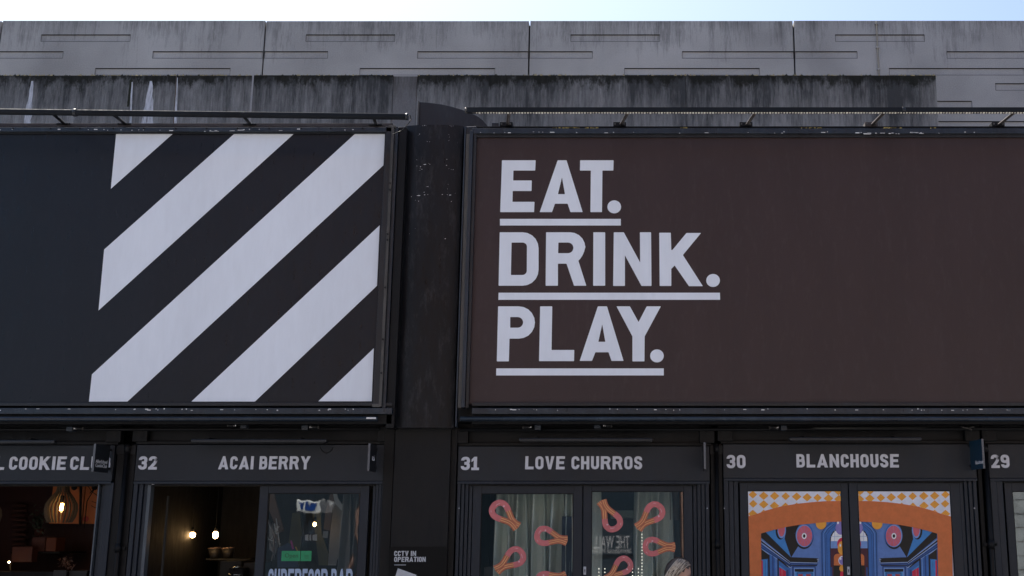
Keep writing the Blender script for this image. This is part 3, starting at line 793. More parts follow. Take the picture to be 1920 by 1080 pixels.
# -- unit 32
t32, a, c = unit('unit 32, ACAI BERRY, with one leaf open on a dark room', 250, 722, '32', (259, 294, 855.5, 880.5), 833, 902, None)
pxword('ACAI BERRY', 409, 581.5, 855.5, 880, 0, t32)
jamb(t32, 250, 276, 905, .0, 3)
jamb(t32, 697, 722, 905, .0, 4, True)
MB().box(X(277, 915, .02), X(283, 915, .02), .02, .10, 0, Z(909, .02)).build('door_edge', 'reveal', t32, bevel=.002)
MB().tube((X(286, 915, .02), .05, Z(907.5, .02)), (X(286, 915, .02), .01, Z(907.5, .02)), .008, 8).build('pivot', 'plate', t32)
MB().box(X(313, 930, .3), X(316.5, 930, .3), .30, .33, .03, Z(930, .3)).build('open_door_edge', 'room_grey', t32, bevel=.002)
d32 = door(t32, 487, 692, 503, 676, 909, 924.5, 'glass_wavy')
room(t32, X(250, 915) + .04, X(722, 915) - .04, Z(875), 'room_black')
# -- unit 31
t31, a, c = unit('unit 31, LOVE CHURROS, glass doors covered in pink churro stickers', 857, 1331, '31', (864, 898, 856.5, 881.5), 836, 902, None)
pxword('LOVE CHURROS', 984.5, 1204, 855.5, 880, 0, t31)
jamb(t31, 857, 885, 905, .0, 4)
jamb(t31, 1300, 1330, 904, .0, 4, True)
door(t31, 887, 1092, 902.5, 1076, 908, 925, 'glass')
d31 = door(t31, 1094, 1298, 1109, 1282, 906, 921, 'glass_bright', lock=1096.5)
room(t31, X(857, 915) + .04, X(1331, 915) - .04, Z(875), 'room_grey')
# -- unit 30
t30, a, c = unit('unit 30, BLANCHOUSE, doors filled with a bright orange and blue mural', 1357, 1833, '30', (1362.5, 1398, 853, 878), 832, 896.5, None)
pxword('BLANCHOUSE', 1493.5, 1686, 851.5, 876.5, 0, t30)
jamb(t30, 1357, 1385, 899, .0, 3)
jamb(t30, 1802, 1832, 899, .0, 4, True)
door(t30, 1387, 1590, 1401, 1577, 903, 920, 'glass')
door(t30, 1592, 1800, 1607.5, 1782, 903, 920, 'glass', lock=1591)
room(t30, X(1357, 915) + .04, X(1833, 915) - .04, Z(875), 'room_grey')
# -- unit 29
t29, a, c = unit('unit 29, partly seen at the right edge with a reflecting pane', 1857, 2330, '29', (1858.5, 1893, 852.5, 877.5), 832, 896.5, None)
jamb(t29, 1857, 1882, 899, .0, 2)
door(t29, 1884, 2092, 1898, 2078, 903, 921, 'glass_bright')
door(t29, 2094, 2300, 2110, 2286, 903, 921, 'glass_bright')
jamb(t29, 2302, 2330, 899, .0, 3, True)
room(t29, X(1857, 915) + .04, X(2330, 915) - .04, Z(875), 'room_black')
# little fixing screws on the outer jambs
for tt, ul in ((t32, (717.5,)), (t31, (861, 1326)), (t30, (1358, 1827))):
    for u in ul: MB().tube((X(u, 950), -.006, Z(953)), (X(u, 950), .02, Z(953)), .006, 8).build('screw', 'plate', tt)

# ---- down pipes standing in the gaps between containers
def downpipe(u, label, vc, r=.026, twin=False):
    x = X(u, 915, -.01)
    t = thing('downpipe', (x, -.01, 0), label, 'pipe', 'black pipes in the gaps between units')
    MB().tube((x, -.01, 0), (x, -.01, Z(832, -.01)), r, 14).build('pipe', 'black', t)
    for v in vc:
        MB().tube((x, -.01, Z(v + 11, -.01)), (x, -.01, Z(v - 6, -.01)), r * 1.35, 14).build('collar', 'black', t)
        MB().box(x - r * 2.6, x + r * 2.6, .0, .03, Z(v + 6, 0), Z(v, 0)).build('clamp', 'panel', t, bevel=.003)
    MB().tube((x, -.01, Z(848, -.01)), (x, -.01, Z(834, -.01)), r * 1.3, 14).build('collar', 'panel', t)
    return t
downpipe(232, 'black pipe in the gap left of unit 32, beside the cookie shop', (1025,), .022)
downpipe(1344, 'black pipe in the gap between units 31 and 30', (1018,), .018)
downpipe(1851.5, 'black pipe in the gap between units 30 and 29, beside the number 29', (1018,), .024)
for (ua, uc_, lab_) in ((214, 228, 'black corner post right of the open cookie shop doorway'), (236, 249, 'black corner post just left of the ACAI BERRY shop front'), (724, 733, 'black corner post between the ACAI BERRY doors and the flat panel'),
      (1333, 1341, 'black corner post at the right end of the LOVE CHURROS shop front'), (1347.5, 1355, 'black corner post just left of the BLANCHOUSE shop front'), (1835, 1843, 'black corner post at the right end of the BLANCHOUSE shop front')):
    p = thing('corner_post', (X((ua + uc_) / 2, 915, .02), .02, 0), lab_, 'post', 'corner posts between the shop fronts')
    MB().box(X(ua, 915, .02), X(uc_, 915, .02), .02, .2, 0, Z(833, .02)).build('post', 'black', p, bevel=.004)
    MB().box(X(ua, 915, .02) - .004, X(uc_, 915, .02) + .004, .0, .019, Z(852, .02), Z(836, .02)).build('cap_plate', 'panel', p, bevel=.002)
bk = MB().box(X(-400, 900, .35), X(2400, 900, .35), .30, .32, Z(834, .3), Z(785, .3)); o = bk.build('soffit_wall', 'black'); tag(o, 'black recessed wall strip in the shadow under the billboards', 'wall')

# ---- rail and lamps in the shadow band under the billboards
rl = thing('service_rail', P(400, 806, 0), 'thin black service rail running under the striped billboard', 'rail', 'service rails under the billboards')
MB().tube(P(-500, 806.5, -.04), P(712, 804, -.04), .014, 8).build('rail', 'panel', rl)
rl2 = thing('service_rail', P(1500, 804, 0), 'thin black service rail running under the lettered billboard', 'rail', 'service rails under the billboards')
MB().tube(P(862, 806, -.04), P(2400, 803, -.04), .014, 8).build('rail', 'panel', rl2)
for (u0, u1, v, lab) in ((-150, 102, 828, 'black strip lamp above the cookie shop fascia'), (357, 612, 826.5, 'black strip lamp above the ACAI BERRY fascia'),
                         (973, 1224, 824.5, 'black strip lamp above the LOVE CHURROS fascia'), (1480, 1729, 823, 'black strip lamp above the BLANCHOUSE fascia')):
    t = thing('strip_lamp', P((u0 + u1) / 2, v, -.2), lab, 'strip lamp', 'strip lamps above the shop fascias')
    yl = -.17
    MB().box(X(u0, v, yl), X(u1, v, yl), yl, yl + .07, Z(v + 3, yl), Z(v - 3.5, yl)).build('housing', 'frame', t, bevel=.01)
    MB().box(X(u0, v, yl) + .02, X(u1, v, yl) - .02, yl + .012, yl + .06, Z(v + 4.5, yl), Z(v + 3, yl)).build('lens', 'panel', t)
    for k in (.12, .8):
        x = X(u0 + (u1 - u0) * k, v, yl)
        MB().box(x - .012, x + .012, yl + .03, .07, Z(v - 3, yl), Z(v - 7, yl)).build('arm', 'panel', t, bevel=.002)
def sensor(u, v, lab, flip=1, kind=0):
    t = thing('security_lamp', P(u, v, -.12), lab, 'lamp', 'small lamps and sensors under the billboards')
    p = P(u, v, -.12)
    MB().box(p.x - .03, p.x + .03, -.12, -.04, p.z - .022, p.z + .022).build('lamp_body', 'frame_blue', t, bevel=.005)
    MB().tube(p + Vector((.05 * flip, -.01, .004)), p + Vector((.13 * flip, -.02, .0)), .020, 12).build('lamp_head', 'panel', t)
    MB().tube(p + Vector((.125 * flip, -.02, .0)), p + Vector((.137 * flip, -.021, .0)), .015, 12).build('lamp_ring', 'galv', t)
    mb = MB()
    for dx in (.06, .075): mb.box(p.x + dx * flip - .004, p.x + dx * flip + .004, -.152, -.146, p.z - .006, p.z + .006)
    mb.build('screws', 'chip', t)
sensor(571, 801.5, 'small lamp with round head above the ACAI BERRY lettering', 1)
sensor(456, 798.5, 'small lamp hanging above the first letters of ACAI BERRY', -1)
sensor(1008, 801.5, 'small lamp above the LOVE CHURROS lettering', -1)
sensor(130, 804, 'small lamp above the cookie shop lettering', 1)
sensor(1120, 798.5, 'small lamp under the word PLAY, above the right churro door', 1)
sensor(1470, 802, 'small lamp above the first letters of BLANCHOUSE', -1)
cb_ = thing('cable_bundle', P(1812, 803, -.1), 'looped pale cable bundle above the blue blade sign', 'cable')
q = [P(1802, 799, -.1), P(1808, 802, -.12), P(1815, 803, -.13), P(1822, 806, -.12), P(1818, 802, -.1), P(1826, 800, -.08)]
MB().path(q, .006, 6).build('cable', 'galv', cb_)
MB().path([p + Vector((.01, .01, -.014)) for p in q], .006, 6).build('cable', 'panel', cb_)
# thin loose cable under unit 32's lamp
lc = thing('loose_cable', P(612, 845, -.02), 'thin black loop of cable hanging over the ACAI BERRY fascia', 'cable')
MB().path([P(600, 838, -.01), P(604, 846, -.01), P(612, 850, -.01), P(620, 846, -.01), P(624, 839, -.01)], .003, 6).build('cable', 'black', lc)

# ---- blade signs
M['blade'] = flat('black blade sign face', (0.012, 0.014, 0.018), 0.35)
M['blade_blue'] = flat('dark blue blade sign face', (0.008, 0.032, 0.058), 0.35)
M['blade_print'] = flat('white blade sign print', (0.55, 0.57, 0.6), 0.5)
M['blade_edge'] = flat('worn pale sign edge', (.10, .105, .115), 0.4)
def blade(u, v0, v1, lab, mat, depth, face, text=None, tsize=.05, tz=-.06, skew=0.0, dy=0.0, xs=.8):
    """sign at right angles to the fascia; face=+1 shows its left side, -1 its right side"""
    z1, z0 = Z(v0), Z(v1); x = X(u, (v0 + v1) / 2)
    t = thing('blade_sign', (x, 0, z0), lab, 'blade sign', 'blade signs standing out from the shop fronts')
    mb = MB().box(-.009, .009, -depth, -.03, 0, z1 - z0)
    mb.v = [tuple(Matrix.Rotation(skew, 3, 'Z') @ Vector(v)) for v in mb.v]
    mb.v = [(v[0] + x, v[1], v[2] + z0) for v in mb.v]
    mb.build('sign_panel', mat, t, bevel=.002)
    mb = MB().box(-.0095, .0095, -depth - .006, -depth - .0005, 0, z1 - z0)
    mb.v = [tuple(Matrix.Rotation(skew, 3, 'Z') @ Vector(v)) for v in mb.v]
    mb.v = [(v[0] + x, v[1], v[2] + z0) for v in mb.v]
    mb.build('edge_trim', 'blade_edge', t)
    mb = MB().box(x - .006, x + .006, -.032, .0, z1 - .05, z1 - .03).box(x - .006, x + .006, -.032, .0, z0 + .03, z0 + .05)
    mb.build('wall_bracket', 'black', t)
    if text:
        rot = Matrix.Rotation(skew, 4, 'Z') @ Matrix.Translation((-.0105 * face, -depth * .5 - .02 + dy, tz)) @ (Matrix.Rotation(-math.pi / 2 * face, 4, 'Z') @ Matrix.Rotation(math.pi / 2, 4, 'X'))
        textmesh(text, tsize, 'blade_print', 'lettering', t, Matrix.Translation((x, 0, (z0 + z1) / 2)) @ rot, xs)
    return t
blade(207, 836, 887, 'black square blade sign lettered After School Cookie Club, beside unit 32', 'blade', .25, -1, 'AfterSchool\nCookieClub', .046, -.05, skew=-.16, xs=.78)
b32 = blade(706, 836, 886, 'black blade sign seen nearly edge on at the right end of the ACAI BERRY fascia', 'blade', .28, -1, 'acai', .08, .0, skew=-.03)
blade(1319, 834, 883, 'thin black blade sign seen edge on at the right end of the LOVE CHURROS fascia', 'blade', .28, 1, None, skew=-.02)
blade(1818, 828, 882, 'dark blue blade sign lettered blanchouse at the right end of unit 30', 'blade_blue', .30, 1, 'blanchouse', .052, -.072, skew=.12, dy=-.06, xs=.75)

# ================================================================== UNIT 33 INTERIOR
M['wood'] = flat('pale plywood slat', (.10, .078, .05), 0.6)
M['bulb_hot'] = flat('glowing filament', (1, .6, .2), 0.4, 16.0, ecol=(1.0, 0.50, 0.13))
M['bulb_glass'] = glass('bulb glass', 0, .06)
M['bulb_warm'] = flat('glowing warm bulb', (1, .7, .4), 0.4, 9.0, ecol=(1.0, 0.60, 0.25))
M['bulb_dim'] = flat('dim glowing shade', (1, .5, .2), 0.4, 2.0, ecol=(1.0, 0.45, 0.16))
M['orange_wall'] = paint('orange wall panel', (0.42, 0.13, 0.04), 0.7, 0.15, 0, bump=0)
M['card'] = paint('brown card', (0.055, 0.015, 0.010), 0.7, 0.2, 0, bump=0)
M['card_orange'] = paint('orange card', (0.11, 0.03, 0.012), 0.7, 0.2, 0, bump=0)
def pendant(u, v, Y, r, lab, lit=True):
    c_ = P(u, v, Y)
    t = thing('pendant_lamp', c_, lab, 'pendant lamp', 'slatted timber pendant lamps in the cookie shop')
    n = 22
    prof = [(.28, 1.95), (.33, 1.4), (.40, 1.0), (.70, .62), (.95, .2), (1.0, -.15), (.92, -.6), (.72, -.98)]
    for i in range(n):
        a_ = 2 * math.pi * i / n; ca, sa = math.cos(a_), math.sin(a_); mb = MB(); w = .0035
        for k, (pr, pz) in enumerate(prof):
            for rr in (pr * r - .016, pr * r + .003):
                for s in (-w, w): mb.v.append((c_.x + ca * rr - sa * s, c_.y + sa * rr + ca * s, c_.z + pz * r))
        for k in range(len(prof) - 1):
            o = 4 * k
            for q in ((0, 1, 5, 4), (2, 6, 7, 3), (0, 4, 6, 2), (1, 3, 7, 5)): mb.face([o + j for j in q])
        mb.build('slat', 'wood', t)
    MB().tube(c_ + Vector((0, 0, 1.9 * r)), c_ + Vector((0, 0, 2.05 * r)), r * .33, 20).build('collar', 'wood', t)
    MB().tube(c_ + Vector((0, 0, .3 * r)), c_ + Vector((0, 0, .75 * r)), .02, 12).build('lamp_holder', 'deep', t)
    MB().tube(c_ + Vector((0, 0, .7 * r)), Vector((c_.x, c_.y, Z(870, 0))), .004, 6).build('flex', 'deep', t)
    if lit:
        mb = MB()
        for dx in (-.010, 0, .010): mb.tube(c_ + Vector((dx, 0, -.22 * r)), c_ + Vector((dx + .006, 0, .24 * r)), .0065, 8)
        mb.build('filament', 'bulb_hot', t)
        L = bpy.data.lights.new('bulb_light', 'POINT'); L.energy = 0.3; L.color = (1.0, .50, .20); L.shadow_soft_size = .03
        lo = bpy.data.objects.new('bulb_light', L); link(lo); lo.parent = t; lo.location = (0, 0, -.02)
    mb = MB().ball(c_ + Vector((0, 0, .02 * r)), .032, 14, 10, sz=1.9); mb.build('bulb', 'bulb_glass', t)
    return t
pendant(115, 951, 1.0, .155, 'slatted timber pendant lamp with a glowing filament, in the cookie shop doorway')
pendant(-28, 962, 1.3, .155, 'slatted timber pendant lamp cut by the left edge of the photo', False)
t = thing('wall_menu', P(150, 980, 1.9), 'orange wall panel behind the pendant lamp in the cookie shop', 'panel')
MB().box(X(96, 945, 1.9), X(156, 945, 1.9), 1.9, 1.93, Z(982, 1.9), Z(895, 1.9)).build('board', 'orange_wall', t)
MB().box(X(158, 945, 1.9), X(200, 945, 1.9), 1.9, 1.93, Z(982, 1.9), Z(895, 1.9)).build('board', 'orange_wall', t)
MB().tube(P(161, 973, 1.895), P(161, 973, 1.885), .03, 16).build('red_dot', flat('red dot', (.35, .02, .015)), t)
for u in (139, 177): MB().ball(P(u, 914, 1.86), .03, 12, 8).build('knob', 'deep', t)
mb = MB().path([P(152, 895, 1.8), P(150, 985, 1.8)], .014, 8); o = mb.build('ceiling_flex', 'deep'); tag(o, 'dark vertical cord in front of the orange panel in the cookie shop', 'cord')
t = thing('bare_branch', P(165, 950, 1.75), 'thin dark bare branch in front of the orange wall panel', 'branch')
MB().path([P(158, 990, 1.75), P(163, 940, 1.75), P(178, 915, 1.75), P(168, 925, 1.75)], .005, 5).build('twig', 'deep', t)
MB().path([P(163, 908, 1.75), P(172, 922, 1.75), P(184, 930, 1.75)], .004, 5).build('twig', 'deep', t)
MB().path([P(172, 940, 1.75), P(180, 943, 1.75), P(186, 941, 1.75)], .003, 5).build('twig', 'deep', t)
MB().path([P(171, 948, 1.75), P(178, 952, 1.75), P(186, 949, 1.75)], .003, 5).build('twig', 'deep', t)
sh = thing('wall_shelf', P(80, 1036, 1.9), 'dark wall shelf carrying boxes in the cookie shop', 'shelf')
MB().box(X(20, 1036, 1.6), X(112, 1036, 1.6), 1.6, 2.2, Z(1038, 1.6), Z(1034.5, 1.6)).build('shelf_board', 'deep', sh)
def boxy(name, u0, v0, u1, v1, Y, d, mat, lab, cat, group=None, bevel=.004):
    o = MB().box(*pxbox(u0, v0, u1, v1, Y, Y + d)).build(name, mat, None, bevel=bevel); return tag(o, lab, cat, group)
boxy('cookie_box', 59, 1007, 84, 1034, 1.62, .2, 'card', 'brown cookie box on the shelf, left of the orange one', 'box', 'boxes on the cookie shop shelves')
boxy('cookie_box', 86, 1008, 105, 1034, 1.62, .2, 'card_orange', 'orange cookie box at the right end of the shelf', 'box', 'boxes on the cookie shop shelves')
boxy('cookie_box', 22, 1025, 60, 1054, 1.45, .12, 'card', 'larger brown box lower left of the shelf in the cookie shop', 'box', 'boxes on the cookie shop shelves')
boxy('shop_counter', -150, 1072, 160, 1300, 1.1, .5, 'deep', 'dark counter low in the cookie shop doorway', 'counter')
boxy('till_screen', 99, 1069, 124, 1090, 1.0, .03, 'room_grey', 'grey till screen at the bottom of the cookie shop doorway', 'screen')
boxy('display_case', 128, 1070, 162, 1095, 1.05, .3, 'room_grey', 'grey display case beside the till screen', 'case')
lv = thing('wall_louvre', P(35, 1000, 2.1), 'dark red slatted wall panel left of the pendant lamp', 'panel')
for k in range(10): MB().box(*pxbox(22, 946 + 9 * k, 48, 950.5 + 9 * k, 2.15, 2.2)).build('slat', 'card', lv, bevel=.003)
t = thing('potted_plant', P(74, 1000, 1.9), 'dim trailing plant on the wall left of the pendant lamp', 'plant')
mb = MB()
for _ in range(160):
    p = P(72 + R.gauss(0, 6), 978 + R.gauss(0, 9), 1.9 + R.gauss(0, .05)); s = .022; b = len(mb.v)
    d1 = Vector((R.gauss(0, 1), R.gauss(0, 1), R.gauss(0, 1))).normalized() * s; d2 = Vector((R.gauss(0, 1), R.gauss(0, 1), R.gauss(0, 1))).normalized() * s * .5
    mb.v += [tuple(p - d1), tuple(p + d2), tuple(p + d1), tuple(p - d2)]; mb.face([b, b + 1, b + 2, b + 3])
mb.build('foliage', flat('dim leaf', (.03, .045, .03)), t, kind='stuff')
MB().tube(P(73, 1004, 1.9), P(73, 993, 1.9), .04, 12, r2=.055).build('pot', 'card', t)
t = thing('spot_lamp', P(17, 1054, 1.3), 'tiny bright spot lamp low in the cookie shop', 'lamp')
MB().ball(P(17, 1054, 1.3), .011, 10, 6).build('bulb', 'bulb_warm', t)
MB().tube(P(19.5, 1056, 1.3), P(19, 1120, 1.3), .005, 6).build('stem', 'galv', t)
MB().ball(P(19, 1078, 1.28), .010, 10, 6).build('bulb', 'bulb_dim', t)
t = thing('lily_plant', P(122, 1066, 1.2), 'small dim flower arrangement above the till screen', 'plant')
mb = MB()
for _ in range(90):
    p = P(124 + R.gauss(0, 7), 1056 + R.gauss(0, 6), 1.15 + R.gauss(0, .04)); s = .02; b = len(mb.v)
    d1 = Vector((R.gauss(0, 1), R.gauss(0, 1), R.gauss(0, 1))).normalized() * s; d2 = Vector((R.gauss(0, 1), R.gauss(0, 1), R.gauss(0, 1))).normalized() * s * .4
    mb.v += [tuple(p - d1), tuple(p + d2), tuple(p + d1), tuple(p - d2)]; mb.face([b, b + 1, b + 2, b + 3])
mb.build('foliage', flat('dim petals', (.16, .08, .05)), t, kind='stuff')

# ================================================================== UNIT 32 INTERIOR
def bulb(u, v, Y, r, lab, sz=1.25, mat='bulb_warm', e=.04):
    t = thing('hanging_bulb', P(u, v, Y), lab, 'bulb', 'warm hanging bulbs in unit 32')
    p = P(u, v, Y)
    MB().ball(p, r, 14, 10, sz=sz).build('bulb', mat, t)
    MB().tube(p + Vector((0, 0, r * sz * .9)), p + Vector((0, 0, r * sz * .9 + .05)), .014, 10).build('lamp_holder', 'deep', t)
    MB().tube(p + Vector((0, 0, r * sz)), Vector((p.x, p.y, Z(878))), .003, 6).build('flex', 'deep', t)
    L = bpy.data.lights.new('bulb_light', 'POINT'); L.energy = e; L.color = (1.0, .58, .25); L.shadow_soft_size = r
    lo = bpy.data.objects.new('bulb_light', L); link(lo); lo.parent = t; lo.location = (0, -.06, -.02)
bulb(361, 1003, 1.4, .030, 'round warm bulb, left one in the open doorway of unit 32', 1.0)
bulb(404, 1003, 1.4, .029, 'pear shaped warm bulb, right one in the open doorway of unit 32', 1.35)
t = thing('wall_sconce', P(360, 987, 1.6), 'broken looking glow of a wall sconce above the left bulb in unit 32', 'lamp')
MB().ball(P(356, 987, 1.75), .026, 12, 8, sx=1.0, sz=.8).build('glow_shade', 'bulb_dim', t)
MB().ball(P(366, 984, 1.75), .014, 12, 8).build('glow_shade', 'bulb_dim', t)
MB().ball(P(361.5, 987.5, 1.6), .022, 12, 8).build('cap', 'deep', t)
M['tub_white'] = flat('off white cloth', (.42, .42, .42), .7)
M['navy2'] = flat('dark blue cloth', (.02, .028, .06), .8)
M['brass'] = paint('dull brass pilaster', (.40, .24, .08), .4, .3, 0, bump=0, metallic=.3)
boxy('timber_post', 375, 965, 384, 1200, 2.0, .05, 'brass', 'dull brown post glowing behind the two bulbs in unit 32', 'post')
sh = thing('cup_shelf', P(425, 1047, 1.7), 'dark shelf with two tubs in unit 32', 'shelf')
MB().box(*pxbox(386, 1047.5, 470, 1050, 1.6, 1.95)).build('shelf_board', 'room_grey', sh)
M['tub'] = flat('pale tub', (.03, .028, .028)); M['tub_lid'] = flat('tub rim', (.30, .20, .15), .4)
for u, lab in ((402, 'pale tub on the shelf below the right hand bulb'), (428, 'dark tub with orange rim on the shelf, right of the pale tub')):
    t = thing('tub', P(u, 1047, 1.7), lab, 'tub', 'tubs on the shelf in unit 32')
    MB().tube(P(u, 1047, 1.7), P(u, 1029, 1.7), .046, 16, r2=.062).build('cup', 'tub', t)
    MB().tube(P(u, 1028.8, 1.7), P(u, 1026.6, 1.7), .066, 16).build('lid', 'tub_lid', t)
boxy('bar_counter', 406, 1052, 446, 1250, 1.2, .4, 'room_grey', 'grey counter front low in the open doorway of unit 32', 'counter')
boxy('back_counter', 450, 1055, 480, 1250, 1.25, .4, 'tub', 'dim counter at the right of the open doorway of unit 32', 'counter')
M['chrome'] = paint('chrome', (.45, .5, .5), .2, .3, 0, bump=0, metallic=1)
t = thing('coffee_machine', P(440, 1080, .9), 'black and chrome machine on the counter of unit 32', 'machine')
MB().box(*pxbox(426, 1064, 455, 1110, .95, 1.15)).build('machine_body', 'deep', t, bevel=.02)
MB().tube(P(435, 1066, .93), P(449, 1062, .93), .010, 10).build('chrome_bar', 'chrome', t)
MB().tube(P(428, 1077, .93), P(452, 1078, .93), .006, 10).build('chrome_bar', 'chrome', t)
boxy('glass_screen', 473, 1055, 476.5, 1200, .8, .3, flat('pale green glass edge', (.12, .2, .18), .2), 'pale green glass screen edge beside the closed leaf of unit 32', 'screen')
M['olive'] = paint('olive reflection patch', (.06, .055, .014), .6, .3, 0, bump=0)
M['brown_patch'] = paint('brown reflection patch', (.10, .055, .035), .7, .3, 0, bump=0)
M['mid_grey'] = paint('grey cloth', (.22, .215, .21), .8, .25, 0, bump=0)
def slant(name, pts, Y, d, mat, lab, cat):
    mb = MB().prism([(X(u, v, Y), Z(v, Y)) for u, v in pts], [], Y, d); return tag(mb.build(name, mat, None), lab, cat)
slant('brown_reflection', [(505, 918), (512, 918), (531, 995), (522, 1000), (504, 955)], .9, .03, 'brown_patch', 'brown slanted reflection patch at the upper left behind the closed leaf of unit 32', 'board')  # brown shape put behind the glass in place of a warped street reflection
slant('olive_reflection', [(585, 958), (601, 958), (603, 1000), (612, 1025), (622, 1060), (598, 1060), (592, 1010)], 1.1, .05, 'olive', 'olive reflection patch that widens downward behind the glass of unit 32', 'post')  # olive shapes model warped reflections, not parts of the room
slant('olive_reflection', [(548, 962), (562, 960), (566, 1000), (560, 1060), (535, 1060), (542, 1010)], 1.2, .05, 'olive', 'dim olive reflection patch left of the bulb behind the glass of unit 32', 'post')
slant('brown_reflection', [(621, 918), (632, 918), (624, 950), (618, 995), (607, 992), (610, 960)], .9, .03, 'brown_patch', 'brown slanted reflection patch right of the bulb behind the closed leaf of unit 32', 'board')
slant('pale_reflection', [(623, 918), (629, 918), (634, 935), (645, 952), (648, 966), (640, 957), (628, 944)], .7, .02, 'tub_white', 'pale curved cloth at the upper right behind the glass of unit 32', 'reflection shape')  # pale curve stands in for a warped reflection in the pane
slant('reflection_patch', [(606, 996), (615, 996), (614, 1009), (605, 1008)], .8, .01, 'mid_grey', 'small pale reflection patch behind the glass of unit 32', 'card')  # small pale pieces here and below model bits of reflection
for (u0, u1, lab) in ((572, 578, 'leftmost of the small pale reflection patches below the bulb in unit 32'), (580, 583, 'middle one of the small pale reflection patches below the bulb in unit 32'), (586, 594, 'rightmost of the small pale reflection patches below the bulb in unit 32')):
    slant('reflection_patch', [(u0, 1003), (u1, 1002), (u1, 1014), (u0, 1013)], .8, .01, 'tub_white', lab, 'card')
slant('pink_ribbon', [(544, 1014), (547, 1013), (551, 1029), (548, 1030)], .6, .005, flat('pink ribbon', (.30, .02, .16)), 'thin pink ribbon above the green open notice', 'ribbon')
slant('yellow_ribbon', [(553, 1026), (555, 1025), (559, 1034), (557, 1034)], .6, .005, flat('yellow ribbon', (.40, .22, .03)), 'thin yellow ribbon above the green open notice', 'ribbon')
slant('grey_reflection', [(630, 935), (645, 960), (640, 1000), (650, 1060), (615, 1060), (618, 1010), (622, 960)], 1.0, .02, 'mid_grey', 'grey hanging cloth right of the brown reflection patch behind the glass of unit 32', 'reflection shape')  # grey panel added behind the glass to suggest a reflection
bulb(590, 983, .9, .016, 'small bright bulb seen through the closed leaf of unit 32', 1.4, e=.03)
bulb(651, 994, 1.0, .012, 'tiny orange bulb at the right of the closed leaf of unit 32', 1.2, 'bulb_dim', .01)
# green open notice and lettering on the closed leaf
yg = YD + .0165
M['green'] = flat('green notice', (0.004, 0.26, 0.10), 0.4); M['green_dark'] = flat('dark green print', (0.003, .07, .03), .5)
t = thing('open_notice', P(556, 1052, yg), 'bright green notice reading Open stuck on the glass of unit 32', 'sign')
MB().box(X(528, 1042, yg), X(563, 1042, yg), yg - .003, yg, Z(1052, yg), Z(1033, yg)).build('notice_card', 'green', t)
MB().box(X(564, 1042, yg), X(584, 1042, yg), yg - .003, yg, Z(1052, yg), Z(1033, yg)).build('notice_card', 'green', t)
textmesh('Open', .055, 'green_dark', 'lettering', t, Matrix.Translation(P(546.5, 1042, yg - .004)) @ Matrix.Rotation(math.pi / 2, 4, 'X'), 1.0)
mb = MB()
for v in (1041, 1043.5, 1046): mb.box(X(571, v, yg), X(579, v, yg), yg - .004, yg - .0032, Z(v + .7, yg), Z(v, yg))
mb.build('small_print', 'green_dark', t)
M['sky_print'] = flat('pale blue window lettering', (.36, .46, .62), .5)
t = thing('window_lettering', P(582, 1100, yg), 'pale blue SUPERFOOD BAR lettering low on the glass of unit 32', 'lettering')
word('SUPERFOOD BAR', X(503, 1078, yg), X(661.5, 1078, yg), Z(1108, yg), Z(1066.5, yg), yg, t, mat='sky_print', depth=.001, gap=.09, space=.30)

